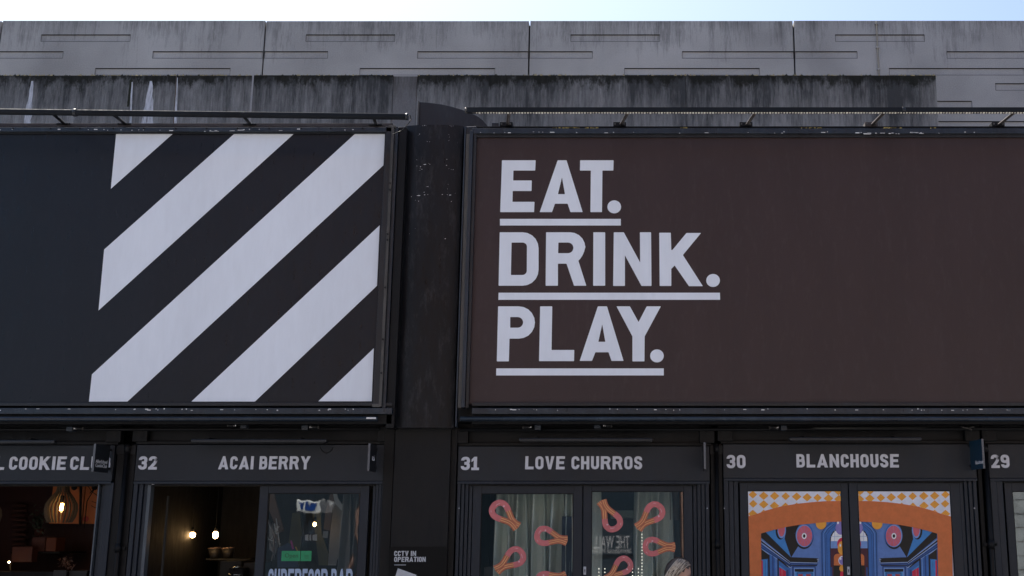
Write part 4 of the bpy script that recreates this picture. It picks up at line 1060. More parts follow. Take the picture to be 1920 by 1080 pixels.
# ================================================================== UNIT 31: churro stickers, curtain, beads, person
M['dough'] = flat('orange brown dough print', (.46, .14, .07), .5)
M['dough_dark'] = flat('dark dough outline print', (.24, .05, .035), .5)
M['dough_line'] = flat('yellow groove print', (.95, .55, .22), .5)
M['glaze'] = flat('pink glaze print', (.58, .155, .165), .4)
M['glaze_hi'] = flat('pale glaze highlight print', (.75, .50, .55), .4)
def catmull(pts, k=6):
    out = []; q = [pts[0]] + pts + [pts[-1]]
    for i in range(1, len(q) - 2):
        p0, p1, p2, p3 = [Vector(a) for a in q[i - 1:i + 3]]
        for j in range(k):
            t = j / k
            out.append(.5 * ((2 * p1) + (p2 - p0) * t + (2 * p0 - 5 * p1 + 4 * p2 - p3) * t * t + (3 * p1 - p0 - 3 * p2 + p3) * t ** 3))
    out.append(Vector(pts[-1])); return out
def churro(tail, ctr, lab, y):
    (tu, tv), (cu, cv) = tail, ctr
    s = math.hypot(cu - tu, cv - tv) / 232.0
    ax = Vector(((cu - tu), (cv - tv))).normalized(); ay = Vector((-ax.y, ax.x))
    half = [(0, 27), (50, 17), (95, 21), (150, 44), (205, 68), (250, 72), (290, 50), (305, 0)]
    cl = catmull(half + [(a, -b_) for a, b_ in half[-2::-1]], 5)
    t = thing('churro_sticker', P(cu, cv, y), lab, 'sticker', 'churro stickers on the glass of unit 31')
    widths = [-29, -26, -13, -9, 6, 10, 26, 29]; hts = [0, .0015, .0025, .0022, .003, .0026, .0015, 0]
    n = len(cl); parts = {'dough': MB(), 'glaze': MB()}
    def pt(i, w, h):
        d = (cl[min(i + 1, n - 1)] - cl[max(i - 1, 0)]).normalized(); nn = Vector((-d.y, d.x))
        if cl[i].y < 0 or (abs(cl[i].y) < 1e-6): pass
        q_ = cl[i] + nn * w
        u = tu + (q_.x * ax.x + q_.y * ay.x) * s; v = tv + (q_.x * ax.y + q_.y * ay.y) * s
        lift = .002 * (1 if i > n / 2 else 0)
        p = P(u, v, y); return (p.x, y - .0015 - h - lift, p.z)
    for i in range(n - 1):
        far_ = min(cl[i].x, cl[i + 1].x) > 165
        mb = parts['glaze' if far_ else 'dough']
        for k in range(len(widths) - 1):
            b = len(mb.v)
            mb.v += [pt(i, widths[k], hts[k]), pt(i, widths[k + 1], hts[k + 1]), pt(i + 1, widths[k + 1], hts[k + 1]), pt(i + 1, widths[k], hts[k])]
            if far_:
                hi = (k == 2 and n * .40 < i < n * .47) or (k == 4 and n * .55 < i < n * .58) or (k in (1, 2) and n * .30 < i < n * .33)
                mi = 1 if hi else 0
            else: mi = {0: 1, 6: 1, 2: 2, 4: 2}.get(k, 0)
            mb.face([b, b + 1, b + 2, b + 3], mi)
    parts['dough'].build('dough', ['dough', 'dough_dark', 'dough_line'], t)
    parts['glaze'].build('glaze', ['glaze', 'glaze_hi'], t)
yst = YD + .0165
cA = lambda x, y: (880 + x / 6, 900 + y / 6); cB = lambda x, y: (1090 + x / 6, 900 + y / 6)
churro(cA(545, 535), cA(345, 345), 'churro sticker, upper left on the left leaf, open end pointing down right', yst)
churro(cA(1100, 685), cA(845, 630), 'churro sticker on the left leaf, its open end nearest the right edge', yst)
churro(cA(300, 1020), cA(520, 865), 'churro sticker, lower left on the left leaf, open end pointing down left', yst)
churro(cA(1090, 1075), cA(850, 1130), 'churro sticker cut by the bottom of the photo on the left leaf', yst)
churro(cB(225, 235), cB(350, 470), 'churro sticker, upper left on the right leaf, open end pointing up', yst)
churro(cB(630, 545), cB(825, 360), 'churro sticker, upper right on the right leaf, open end pointing down left', yst)
churro(cB(1055, 755), cB(800, 750), 'churro sticker lying level at the right of the right leaf', yst)
churro(cB(290, 1120), cB(475, 960), 'churro sticker over the bead lamps at the bottom of the right leaf', yst)

M['curtain'] = paint('grey green curtain', (.62, .66, .60), .8, .12, 0, bump=.02)
def curtain(u0, u1, v0, Y, amp, waves, lab, lean=0.0, mat='curtain'):
    x0, x1 = X(u0, 1000, Y), X(u1, 1000, Y); zt2 = Z(v0, Y)
    t = MB(); nx, nz = 260, 14
    for j in range(nz + 1):
        z = .2 + (zt2 - .2) * j / nz
        for i in range(nx + 1):
            s = i / nx; ph = s * waves * 2 * math.pi + .55 * math.sin(s * 9 + j * .2)
            t.v.append((x0 + (x1 - x0) * s + .02 * math.cos(ph * .5 + j * .3) + lean * (zt2 - z) * (s - .3), Y - amp * 2.0 * (.5 + .5 * math.sin(ph)) ** 3 * (1 + .3 * math.sin(s * 17)), z))
    for j in range(nz):
        for i in range(nx):
            a_ = j * (nx + 1) + i; t.face([a_, a_ + 1, a_ + nx + 2, a_ + nx + 1], 0, True)
    o = t.build('curtain', mat); sm = o.modifiers.new('thickness', 'SOLIDIFY'); sm.thickness = .003
    return tag(o, lab, 'curtain', 'grey green curtains behind the shop doors')
curtain(644, 680, 905, .5, .05, 3.0, 'dim folded stand-in for a street reflection at the right behind the closed leaf of unit 32', mat='mid_grey')  # added folds stand in for striped street reflections on the glass
rk = thing('silver_reflection', P(515, 1000, .8), 'tangle of pale rods modelling a silvery reflection at the left behind the closed leaf of unit 32', 'bright reflection')  # rods added to imitate a silvery tangle reflected in the pane
for k in range(11):
    a_ = P(506 + R.uniform(-3, 12), R.uniform(965, 1030), .8 + R.uniform(-.1, .1)); c_ = P(512 + R.uniform(-8, 20), R.uniform(975, 1060), .8)
    MB().tube(a_, c_, R.uniform(.005, .012), 7).build('rod', 'tub_white' if k % 2 else 'steel', rk)
slant('grey_reflection', [(505, 985), (516, 990), (522, 1020), (516, 1040), (505, 1030)], .9, .02, 'mid_grey', 'crumpled grey cloth at the left edge behind the glass of unit 32', 'reflection shape')  # another added grey shape imitating a reflection
slant('dark_silhouette', [(520, 1028), (540, 1018), (556, 1030), (560, 1064), (520, 1064)], .75, .02, 'navy2', 'dark blue bag shape below and left of the open notice in unit 32', 'reflected silhouette')  # dark outlines added here and below for a person's reflection
slant('dark_silhouette', [(632, 1050), (640, 1038), (648, 1050), (652, 1075), (628, 1075)], .6, .02, 'deep', 'black bag shape low at the right behind the glass of unit 32', 'reflected silhouette')
curtain(932, 1060, 900, .40, .085, 7.5, 'grey green folded curtain behind the left leaf of unit 31')
curtain(1060, 1088, 900, .30, .04, 2.6, 'narrow gathered curtain at the right side of the left leaf of unit 31', -.12)
curtain(1104, 1125, 900, .30, .03, 1.2, 'short curtain at the left side of the right leaf of unit 31')
curtain(1192, 1262, 900, .55, .06, 3.5, 'loosely spaced curtain at the upper right of the right leaf of unit 31')
M['navy'] = paint('navy cloth', (.012, .022, .045), .7, .2, 0, bump=0)
boxy('navy_reflection', 1052, 968, 1092, 1300, .2, .06, 'navy', 'dark navy stand-in for a reflection inside the left leaf of unit 31, right of the curtain', 'board')  # navy slab added in place of a reflection on the glass
boxy('hatch_board', 1104, 972, 1282, 1300, .62, .05, flat('dark teal board', (.012, .018, .022)), 'dark teal board filling the lower part of the right leaf of unit 31', 'board')
boxy('hatch_ledge', 1145, 957, 1192, 972, .5, .1, flat('grey green ledge', (.10, .14, .12)), 'grey green ledge behind the upper part of the right leaf of unit 31', 'ledge')
boxy('wooden_jamb', 1256, 905, 1272, 975, .5, .05, flat('brown jamb', (.10, .06, .045)), 'brown timber strip inside the upper right of the right leaf of unit 31', 'timber')
boxy('low_cupboard', 905, 1063, 934, 1300, .4, .2, flat('grey cupboard', (.06, .055, .055)), 'grey cupboard inside the bottom left of unit 31', 'cupboard')
M['bead'] = flat('small bead lamp', (.9, .85, .75), .3, .55, ecol=(1, .92, .8))
def beads(name, pts, lab):
    t = thing(name, P(*pts[0], .25), lab, 'light string', 'strings of bead lamps behind the right leaf of unit 31')
    a_, b_ = P(*pts[0], .25), P(*pts[-1], .25)
    MB().tube(a_ + Vector((0, .008, 0)), b_ + Vector((0, .008, 0)), .0015, 5).build('string', 'deep', t)
    for (u, v) in pts: MB().ball(P(u, v, .25), .0052, 8, 5).build('bead', 'bead', t)
beads('bead_string', [(1203.7, 984 + 6 * k) for k in range(19)], 'vertical string of white bead lamps down the middle of the right leaf')
for u in (1123, 1134, 1186, 1197): beads('bead_string', [(u, 1066.5 + 6.5 * k) for k in range(5)], {1123: 'short bead lamp string, leftmost under the reversed lettering', 1134: 'short bead lamp string, second from left under the reversed lettering', 1186: 'short bead lamp string just right of the lowest churro sticker', 1197: 'short bead lamp string nearest the long bead string'}[u])

# ================================================================== UNIT 30: mural
C = {'white': (.40, .42, .55), 'gold': (.60, .27, .035), 'orange': (.42, .115, .035), 'blue': (.075, .15, .36), 'mid': (.025, .10, .30), 'bright': (.03, .16, .40),
     'deepblue': (.012, .045, .16), 'black': (.010, .011, .014), 'pink': (.42, .09, .12), 'red': (.42, .012, .045), 'purple': (.17, .14, .36), 'maroon': (.045, .010, .022), 'pale': (.55, .57, .65),
     'brick': (.30, .035, .03), 'lightblue': (.12, .22, .45), 'line': (.22, .30, .46), 'cyan': (.04, .22, .46)}
for k, v in C.items():
    f_ = {'white': 1.75, 'black': .6, 'orange': 1.45, 'gold': 1.35}.get(k, 1.45)
    M['mural_' + k] = flat('mural ink ' + k, tuple(min(.85, c_ * f_) for c_ in v), .35, spec=.35)
def clip(poly, x0, x1, z0, z1):
    for ax_, lim, sg in ((0, x0, 1), (0, x1, -1), (1, z0, 1), (1, z1, -1)):
        out = []
        for i in range(len(poly)):
            a_, b_ = poly[i - 1], poly[i]
            ia, ib = (a_[ax_] - lim) * sg >= 0, (b_[ax_] - lim) * sg >= 0
            if ia != ib:
                t = (lim - a_[ax_]) / (b_[ax_] - a_[ax_]); out.append((a_[0] + (b_[0] - a_[0]) * t, a_[1] + (b_[1] - a_[1]) * t))
            if ib: out.append(b_)
        poly = out
        if len(poly) < 3: return []
    return poly
def ell(cx, cy, rx, ry, n=40): return [(cx + rx * math.cos(2 * math.pi * i / n), cy + ry * math.sin(2 * math.pi * i / n)) for i in range(n)]
def band(pts, w): 
    L, Q = ribbon_outline(pts, w); return L + Q[::-1]
ART = []
def A(col, poly): ART.append((col, poly))
B_ = 1600   # rows below the picture
A('blue', [(200, 440), (1160, 440), (1160, B_), (200, B_)])
A('bright', [(240, 560), (430, 520), (500, 680), (550, 865), (300, 640)])
A('black', [(505, 500), (660, 480), (600, 600), (640, 745), (560, 872), (488, 665)])
A('lightblue', ell(452, 560, 50, 105)); A('black', ell(440, 570, 55, 100)); A('lightblue', ell(452, 560, 46, 96)); A('pink', ell(452, 550, 38, 85))
A('mid', [(222, 660), (550, 900), (550, B_), (222, B_)])
A('black', [(222, 590), (275, 588), (560, 872), (560, 930), (222, 650)])
for (dy_, w, col_) in ((15, 9, 'line'), (34, 14, 'black'), (52, 8, 'line'), (74, 18, 'deepblue'), (100, 7, 'black'), (122, 8, 'line')):
    A(col_, band([(200, 640 + dy_), (550, 918 + dy_ * .55), (560, 918 + dy_ * .55)], w))
A('mid', [(310, 830), (415, 900), (415, B_), (310, B_)]); A('deepblue', [(345, 850), (362, 862), (362, B_), (345, B_)]); A('lightblue', [(385, 880), (392, 884), (392, B_), (385, B_)])
A('black', [(222, 775), (320, 850), (310, 885), (222, 895)]); A('black', [(300, 850), (318, 850), (318, B_), (300, B_)])
A('bright', [(236, 895), (280, 892), (270, 920), (270, B_), (236, B_)]); A('cyan', [(276, 900), (286, 900), (286, B_), (276, B_)]); A('red', [(222, 905), (240, 905), (243, B_), (222, B_)])
A('black', [(405, 880), (420, 880), (530, 975), (530, 990), (420, 905), (415, B_), (405, B_)])
A('cyan', [(424, 960), (508, 1020), (508, 1030), (424, 975)]); A('red', [(428, 985), (500, 1025), (500, B_), (424, B_)]); A('pink', [(452, 1000), (460, 1004), (460, B_), (452, B_)])
A('deepblue', [(505, 1010), (530, 1010), (530, B_), (505, B_)]); A('black', [(425, 1140), (500, 1140), (500, 1160), (425, 1160)])
A('black', [(545, 868), (872, 880), (872, 905), (850, 935), (545, 925)])
A('deepblue', [(545, 930), (862, 938), (855, 958), (545, 950)]); A('line', [(545, 922), (858, 930), (858, 937), (545, 929)]); A('black', [(555, 956), (850, 958), (850, 968), (555, 966)])
A('line', [(850, 890), (870, 882), (872, 900), (860, 925)]); A('black', [(856, 896), (866, 892), (864, 906), (857, 912)])
A('deepblue', [(570, 968), (835, 968), (835, B_), (570, B_)]); A('lightblue', [(590, 985), (822, 985), (822, B_), (590, B_)])
A('black', [(600, 1000), (812, 1000), (812, 1030), (790, 1045), (600, 1030)]); A('cyan', [(606, 1034), (810, 1034), (800, B_), (612, B_)]); A('deepblue', [(622, 1040), (800, 1040), (800, B_), (622, B_)])
A('bright', [(630, 1050), (790, 1050), (790, B_), (630, B_)]); A('brick', [(638, 1058), (690, 1058), (690, B_), (638, B_)]); A('brick', [(728, 1058), (780, 1058), (780, B_), (728, B_)])
A('black', ell(705, 632, 106, 145)); A('mid', ell(710, 622, 100, 135)); A('lightblue', ell(704, 628, 92, 126)); A('pink', ell(710, 630, 86, 116))
for k in range(6):
    t = math.pi * k / 6; A('purple', band([(710 + 84 * math.cos(t), 630 + 112 * math.sin(t)), (710 - 84 * math.cos(t), 630 - 112 * math.sin(t))], 2.5))
A('pale', ell(706, 630, 27, 34)); A('black', ell(706, 630, 14, 20))
A('mid', [(895, 600), (930, 540), (1010, 460), (1170, 440), (1170, B_), (895, B_)])
for w, (x_, y_) in ((5, (905, 590)), (4, (940, 600)), (3, (958, 615))):
    A('black', band([(x_, B_), (x_, y_), (x_ + 35, y_ - 50), (x_ + 75, y_ - 85), (x_ + 120, y_ - 125), (x_ + 200, y_ - 150)], w))
A('lightblue', band([(925, B_), (925, 600), (960, 545), (1050, 480)], 5))
A('black', [(995, B_), (995, 665), (1005, 620), (1030, 580), (1060, 555), (1120, 540), (1170, 540), (1170, B_)])
A('pale', [(1005, 690), (1008, 650), (1030, 600), (1060, 570), (1120, 552), (1170, 552), (1170, 690)])
A('line', [(1005, 632), (1170, 634), (1170, 638), (1005, 637)]); A('line', [(1046, 560), (1050, 560), (1050, 690), (1046, 690)])
A('lightblue', [(1003, 688), (1170, 688), (1170, 768), (1003, 768)]); A('maroon', [(1003, 768), (1170, 768), (1170, B_), (1003, B_)])
A('orange', fillet([(1040, 960), (1040, 830, 40), (1170, 830), (1170, 960)])); A('black', [(1035, 960), (1170, 960), (1170, B_), (1035, B_)])
A('deepblue', [(1003, 980), (1020, 980), (1020, B_), (1003, B_)])
A('red', ell(1135, 720, 58, 72)); A('gold', ell(1135, 765, 52, 78)); A('pale', ell(1112, 735, 9, 16))
A('purple', ell(1117, 540, 60, 76)); A('pale', ell(1085, 480, 12, 16)); A('pale', ell(1140, 905, 50, 52)); A('purple', ell(1140, 910, 42, 46)); A('pale', ell(1115, 885, 10, 14))
A('gold', ell(1135, 995, 34, 40)); A('gold', ell(895, 488, 60, 68)); A('red', ell(1130, 1065, 22, 40)); A('pale', ell(1130, 1120, 30, 30))
arch = [(60, 412), (185, 378), (270, 345), (430, 300), (620, 268), (800, 248), (950, 238), (1170, 234)]
inner = [(1170, 466), (940, 475), (820, 487), (640, 505), (500, 530), (360, 562), (220, 602)]
A('orange', arch + inner + [(222, B_), (60, B_)])
TOPW = [(40, 110), (1180, 110)] + arch[::-1]
A('white', TOPW)
DIA = [(128, 165), (250, 178), (372, 180), (497, 183), (620, 188), (738, 195), (855, 200), (978, 208), (1095, 215), (132, 268), (250, 275), (370, 290), (495, 298), (620, 302), (128, 382), (250, 378), (975, 118), (1090, 125)]
def arch_y(x):
    for (xa, ya), (xb, yb) in zip(arch, arch[1:]):
        if xa <= x <= xb: return ya + (yb - ya) * (x - xa) / (xb - xa)
    return 234
def clip_arch(poly):
    # keep only what lies above the orange arch (smaller row number); dense edge sampling
    dense = []
    for i in range(len(poly)):
        a_, b_ = poly[i - 1], poly[i]
        for k in range(8): dense.append((a_[0] + (b_[0] - a_[0]) * k / 8, a_[1] + (b_[1] - a_[1]) * k / 8))
    return [(x, min(y, arch_y(x) - .5)) for x, y in dense]
for i, (x, y) in enumerate(DIA):
    rx, ry = (54, 47) if i % 3 else (48, 44)
    top = y - ry
    if top > arch_y(x): continue
    A('gold', clip_arch([(x - rx, y), (x, y - ry), (x + rx, y), (x, y + ry)]))
def mural(mirror, g0, g1, lab):
    y = YD + .0165
    x0, x1, z1, z0 = X(g0, 925, y) + .007, X(g1, 925, y) - .007, Z(920, y) - .007, .15
    t = thing('window_mural', ((x0 + x1) / 2, y, z0), lab, 'mural', 'mural panels on the doors of unit 30')
    cols = []; mb = MB()
    used = sorted({c_ for c_, _ in ART})
    for k, (c_, poly) in enumerate(ART):
        pts = []
        for (px_, py_) in poly:
            u, v = 1390 + px_ / 6, 900 + py_ / 6
            if mirror: u = 3183.5 - u
            p = P(u, v, y) if v < 1100 else None
            if p is None: p = P(u, 1100, y); p.z = p.z - (v - 1100) / 205
            pts.append((p.x, p.z))
        pts = clip(pts, x0 + .0001, x1 - .0001, z0, z1)
        if len(pts) < 3: continue
        tri = tessellate_polygon([[Vector((a_, b_, 0)) for a_, b_ in pts]])
        yy = y - .0003 - .00012 * k; b = len(mb.v)
        mb.v += [(a_, yy, b_) for a_, b_ in pts]
        for f_ in tri:
            a_, b2, c2 = [pts[i] for i in f_]
            cr = (b2[0] - a_[0]) * (c2[1] - a_[1]) - (b2[1] - a_[1]) * (c2[0] - a_[0])
            if abs(cr) < 1e-10: continue
            mb.face([b + i for i in (f_ if cr > 0 else f_[::-1])], used.index(c_))
    me = bpy.data.meshes.new('printed_film'); o3 = wloc(t)
    me.from_pydata([tuple(Vector(v) - o3) for v in mb.v], [], mb.f)
    for c_ in used: me.materials.append(M['mural_' + c_])
    me.polygons.foreach_set('material_index', mb.m); me.update()
    o = bpy.data.objects.new('printed_film', me); link(o); o.parent = t
    MB().box(x0, x1, y - .0002, y + .001, z0, z1).build('film_backing', 'mural_white', t)
mural(False, 1401, 1577, 'left half of the orange arch mural on the doors of unit 30')
mural(True, 1607.5, 1782, 'right half of the orange arch mural on the doors of unit 30')

# ================================================================== PERSON
M['skin'] = flat('skin', (.42, .25, .19), .5); M['coat'] = flat('dark coat', (.02, .022, .028), .8)
M['jeans'] = flat('dark jeans', (.02, .03, .05), .8); M['shoe'] = flat('shoe', (.02, .02, .02), .6)
def hairmat():
    m, n, l, b = new_mat('blonde streaked hair')
    f = noise(n, l, 40, 3, .6, (2.5, 2.5, .6))
    l.new(ramp(n, l, f, [(.40, (.03, .022, .017)), (.52, (.15, .115, .08)), (.64, (.45, .39, .31))]), b.inputs['Base Color'])
    b.inputs['Roughness'].default_value = .45; return m
M['hair'] = hairmat()
M['hair_dark'] = flat('brown hair', (.045, .032, .024), .45); M['hair_mid'] = flat('ash hair', (.17, .135, .10), .4); M['hair_light'] = flat('blonde hair', (.46, .40, .32), .4)
YPn = -1.15
hc = P(1272, 1075, YPn)            # head centre
gz = 0.0
pr = thing('person', (hc.x - .05, YPn, gz), 'blonde woman in a dark coat looking down, her head just in view before unit 31', 'person')
def skin_mesh(name, nodes, edges, root, mat, parent, sub=2):
    me = bpy.data.meshes.new(name); me.from_pydata([tuple(Vector(p) - wloc(parent)) for p, r in nodes], edges, [])
    o = bpy.data.objects.new(name, me); link(o)
    md = o.modifiers.new('s', 'SKIN'); md.use_smooth_shade = True
    for i, (p, r) in enumerate(nodes):
        sv = me.skin_vertices[0].data[i]; sv.radius = r if isinstance(r, tuple) else (r, r); sv.use_root = (i == root)
    s2 = o.modifiers.new('ss', 'SUBSURF'); s2.levels = sub; s2.render_levels = sub
    dg = bpy.context.evaluated_depsgraph_get(); dg.update()
    m2 = bpy.data.meshes.new_from_object(o.evaluated_get(dg)); bpy.data.objects.remove(o, do_unlink=True)
    m2.name = name; m2.materials.clear(); m2.materials.append(M[mat]) if isinstance(mat, str) else None
    for p in m2.polygons: p.use_smooth = True
    q_ = bpy.data.objects.new(name, m2); link(q_); q_.parent = parent
    return q_
hx, hy, hz = hc
# facing +x, head bent down; body centre a little behind the head
bx = hx - .06; neck = hz - .15
nodes = [((bx, hy, .80), (.15, .12)), ((bx - .01, hy, .95), (.13, .115)), ((bx, hy, 1.10), (.145, .12)), ((bx + .0, hy, neck - .07), (.12, .10)), ((bx + .02, hy, neck + .01), .055), ((hx - .01, hy, hz - .05), .06),
         ((bx, hy - .16, neck - .07), .06), ((bx + .01, hy - .20, neck - .33), .045), ((bx + .17, hy - .17, neck - .50), .034), ((bx + .22, hy - .16, neck - .50), .03),
         ((bx, hy + .16, neck - .07), .06), ((bx + .01, hy + .20, neck - .33), .045), ((bx + .17, hy + .17, neck - .50), .034), ((bx + .22, hy + .16, neck - .50), .03),
         ((bx, hy - .09, .72), .09), ((bx + .02, hy - .095, .42), .06), ((bx - .02, hy - .10, .08), .042), ((bx + .12, hy - .11, .04), .035),
         ((bx, hy + .09, .72), .09), ((bx - .03, hy + .095, .42), .06), ((bx - .10, hy + .10, .08), .042), ((bx + .02, hy + .11, .04), .035)]
edges = [(0, 1), (1, 2), (2, 3), (3, 4), (4, 5), (3, 6), (6, 7), (7, 8), (8, 9), (3, 10), (10, 11), (11, 12), (12, 13), (0, 14), (14, 15), (15, 16), (16, 17), (0, 18), (18, 19), (19, 20), (20, 21)]
body = skin_mesh('body', nodes, edges, 0, 'coat', pr)
me = body.data
for m_ in ('skin', 'jeans', 'shoe'): me.materials.append(M[m_])
for p in me.polygons:
    c_ = p.center + wloc(pr)
    if c_.z > neck - .02 or (c_.x > bx + .17 and .7 < c_.z < neck - .3): p.material_index = 1
    elif c_.z < .09: p.material_index = 3
    elif c_.z < .74: p.material_index = 2
# head
tilt = math.radians(28)
Rm = Matrix.Rotation(tilt, 3, 'Y')
hb = bmesh.new(); bmesh.ops.create_uvsphere(hb, u_segments=40, v_segments=28, radius=1)
for v in hb.verts:
    x, y, z = v.co
    X_, Y_, Z_ = x * .094, y * .074, z * .115
    if z < 0: Y_ *= 1 + .28 * z; X_ *= 1 + .12 * z
    if x > .2:
        X_ += .002
        if abs(y) < .22 and -.32 < z < .1: X_ += .020 * (1 - abs(y) / .22) * (1 - abs(z + .18) / .28 if abs(z + .18) < .28 else 0)     # nose
        if abs(abs(y) - .36) < .2 and abs(z - .03) < .14: X_ -= .007                                                      # eye sockets
        if abs(y) < .3 and abs(z + .50) < .06: X_ += .005                                                                   # lips
        if abs(y) < .3 and abs(z + .80) < .14: X_ += .008                                                                   # chin
    v.co = Rm @ Vector((X_, Y_, Z_)) + Vector((hx, hy, hz)) - wloc(pr)
me = bpy.data.meshes.new('head'); hb.to_mesh(me); hb.free(); me.materials.append(M['skin'])
for p in me.polygons: p.use_smooth = True
ho = bpy.data.objects.new('head', me); link(ho); ho.parent = pr
def hp(x, y, z): return Rm @ Vector((x, y, z)) + Vector((hx, hy, hz))
for s in (-1, 1):
    mb = MB().ball((0, 0, 0), .028, 12, 8, sx=.6, sy=.25, sz=1.0); mb.v = [tuple(hp(-.005 + v[0], s * .073 + v[1], v[2] - .01)) for v in mb.v]; mb.build('ear', 'skin', pr)
    mb = MB().ball((0, 0, 0), .010, 10, 6); mb.v = [tuple(hp(.080 + v[0], s * .028 + v[1], v[2] + .004)) for v in mb.v]; mb.build('eye', 'chip', pr)
    mb = MB().box(-.004, .004, -.012, .012, -.002, .002); mb.v = [tuple(hp(.090 + v[0], s * .028 + v[1], v[2] + .022)) for v in mb.v]; mb.build('eyebrow', 'hair', pr)
# hair: a cap of locks swept from the parting, falling over the back and shoulder
for k in range(450):
    s = -1 if k < 310 else 1
    a0 = R.uniform(-.9, 1.0)
    st = Vector((.055 * a0 + .004, s * .006, .118 - .02 * a0 * a0))
    pth = []
    back = R.uniform(-.10, -.015) if a0 < .3 else R.uniform(-.07, -.02)
    ln = R.uniform(.20, .34)
    for i in range(9):
        t = i / 8
        x_ = st.x * (1 - t) + (back) * t - .015 * math.sin(t * 3)
        ang = min(t * 2.2, 1) * math.pi / 2
        y_ = s * (.004 + (.086 + .012 * R.random()) * math.sin(ang))
        z_ = st.z * math.cos(ang * .98) * (1 if t < .45 else .2) if t < .45 else -(t - .45) * ln * 1.5
        pth.append(hp(x_, y_, z_ + .004))
    # let ends hang straight down
    for i in range(5, 9): pth[i] = Vector((pth[4].x - .03 * (i - 4) + R.gauss(0, .003), pth[i].y, pth[4].z - (i - 4) * ln * .2))
    if k % 150 == 0: mb = MB()
    w0 = R.uniform(.0018, .0042); km = R.choices((0, 1, 2), ((3, 3, 2) if a0 > .2 else (1, 3, 4)))[0]
    for i, (p, q2) in enumerate(zip(pth, pth[1:])): mb.tube(p, q2, w0 * (1 if i < 7 else .7), 5, km, cap=(i in (0, 7)))
    if k % 150 == 149: mb.build('hair_lock', ['hair_dark', 'hair_mid', 'hair_light'], pr, kind='stuff')
mb = MB().ball((0, 0, 0), 1, 28, 18)
mb.v = [tuple(hp(v[0] * .104 - .012, v[1] * .083, v[2] * .122 + .006)) for v in mb.v]
keep = [f for f in mb.f if sum((Rm.transposed() @ (Vector(mb.v[i]) - Vector((hx, hy, hz)))).x * 1.0 - (Rm.transposed() @ (Vector(mb.v[i]) - Vector((hx, hy, hz)))).z * .7 for i in f) / len(f) < -.004]
mb.f = keep; mb.m = [0] * len(keep); mb.smooth = [True] * len(keep)
o = mb.build('hair', 'hair_dark', pr)

# ================================================================== ACROSS THE STREET (seen only as reflections)
YO = 22.0
def Q_(u, v, Y=YO): p = P(u, v, Y); return Vector((p.x, -Y, p.z))
M['brickwall'] = brickmat('sunlit brick')
M['stone'] = paint('grey stone', (.26, .27, .27), .8, .25, .2, bump=.1, streak=False)
M['win_dark'] = flat('dark window', (.02, .03, .04), .1); M['trim'] = flat('white trim', (.6, .6, .58), .5)
ob = thing('brick_building', (6, -YO, 0), 'sunlit brick building across the street, mirrored in the shop glass', 'building')
MB().box(-14, 34, -YO - 8, -YO, 0, 15).build('brick_wall', 'brickwall', ob)
for i in range(-2, 13):
    for j in range(3):
        x = -6 + i * 3.0; z = 4.8 + j * 3.2
        f_ = MB().box(x - .65, x + .65, -YO, -YO + .06, z, z + 1.9).build('window_frame', 'trim', ob)
        MB().box(x - .55, x - .03, -YO + .06, -YO + .065, z + .1, z + 1.8).box(x + .03, x + .55, -YO + .06, -YO + .065, z + .1, z + 1.8).build('window_pane', 'win_dark', f_)
for i in range(-2, 5):
    x = -6 + i * 3.0
    MB().box(x - 1.42, x + 1.42, -YO, -YO + .08, .3, 3.2).build('shop_window', 'win_dark', ob)
MB().box(-14, 34, -YO, -YO + .15, 3.5, 4.1).build('string_course', 'trim', ob)
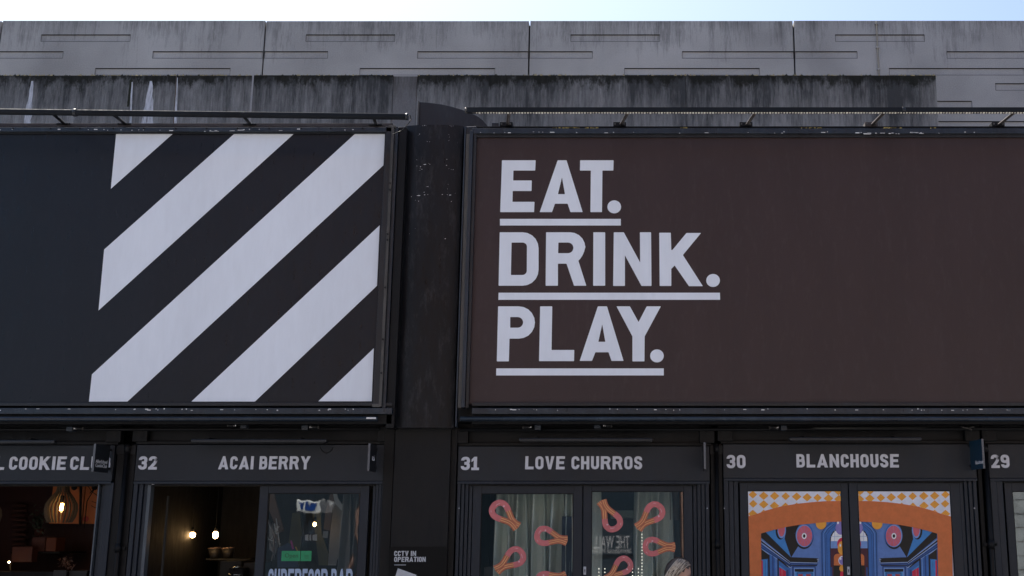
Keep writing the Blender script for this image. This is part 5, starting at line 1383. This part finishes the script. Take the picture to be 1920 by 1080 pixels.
# stone block ground floor on the right
sb = thing('stone_front', (12, -YO + .2, 0), 'grey stone block frontage across the street, mirrored in the pane of unit 29', 'wall')
for r_ in range(9):
    x = 9.3 + (.45 if r_ % 2 else 0)
    while x < 17:
        MB().box(x + .01, x + .88, -YO + .1, -YO + .28 + R.uniform(0, .02), r_ * .38 + .01, r_ * .38 + .365).build('stone_block', 'stone', sb); x += .9
ob2 = thing('dark_building', (-14, -YO - 4, 0), 'low blue grey building across the street beyond the brick one', 'building')
MB().box(-34, -15, -YO - 12, -YO - 4, 0, 5).build('rendered_wall', flat('blue grey render', (.08, .10, .14), .8), ob2)
# sign that reads reversed in the churro door
sg = thing('street_sign', Q_(1146, 1035), 'dark shop sign across the street, its pale lettering mirrored in the churro door', 'sign')
a_, c_ = Q_(1104, 1040), Q_(1196, 1005)
MB().box(a_.x, c_.x, -YO + .09, -YO + .14, a_.z, c_.z).build('sign_board', 'win_dark', sg)
M['sign_print'] = flat('pale sign lettering', (.34, .33, .33), .6)
p = Q_(1147, 1018)
tt = textmesh('THE WALL', .50, 'sign_print', 'lettering', sg, Matrix.Translation((p.x, -YO + .15, p.z)) @ Matrix.Rotation(math.pi, 4, 'Z') @ Matrix.Rotation(math.pi / 2, 4, 'X'), .42)
p = Q_(1147, 1033)
textmesh('International Market', .20, 'sign_print', 'lettering', sg, Matrix.Translation((p.x, -YO + .15, p.z)) @ Matrix.Rotation(math.pi, 4, 'Z') @ Matrix.Rotation(math.pi / 2, 4, 'X'), .65)
# white cabin with blue panes
cbn = thing('white_cabin', Q_(575, 965, 19), 'white roof cabin with two blue panes, mirrored in the glass of unit 32', 'cabin')
Y9 = 19.0
a_, c_ = Q_(545, 963, Y9), Q_(602, 938, Y9)
MB().box(a_.x, c_.x, -Y9 - .6, -Y9, a_.z, c_.z).build('cabin_wall', 'trim', cbn, bevel=.03)
M['blue_pane'] = flat('blue pane', (.01, .05, .22), .2)
for (u0, u1) in ((556, 567), (578, 591)):
    x0_, x1_ = Q_(u0, 950, Y9).x, Q_(u1, 950, Y9).x
    MB().box(x0_, x1_, -Y9, -Y9 + .02, Q_(575, 956, Y9).z, Q_(575, 941, Y9).z).build('blue_pane', 'blue_pane', cbn)
MB().tube((a_.x + .45, -Y9 - .3, -.12), (a_.x + .45, -Y9 - .3, a_.z), .05, 10).build('mast', 'win_dark', cbn)
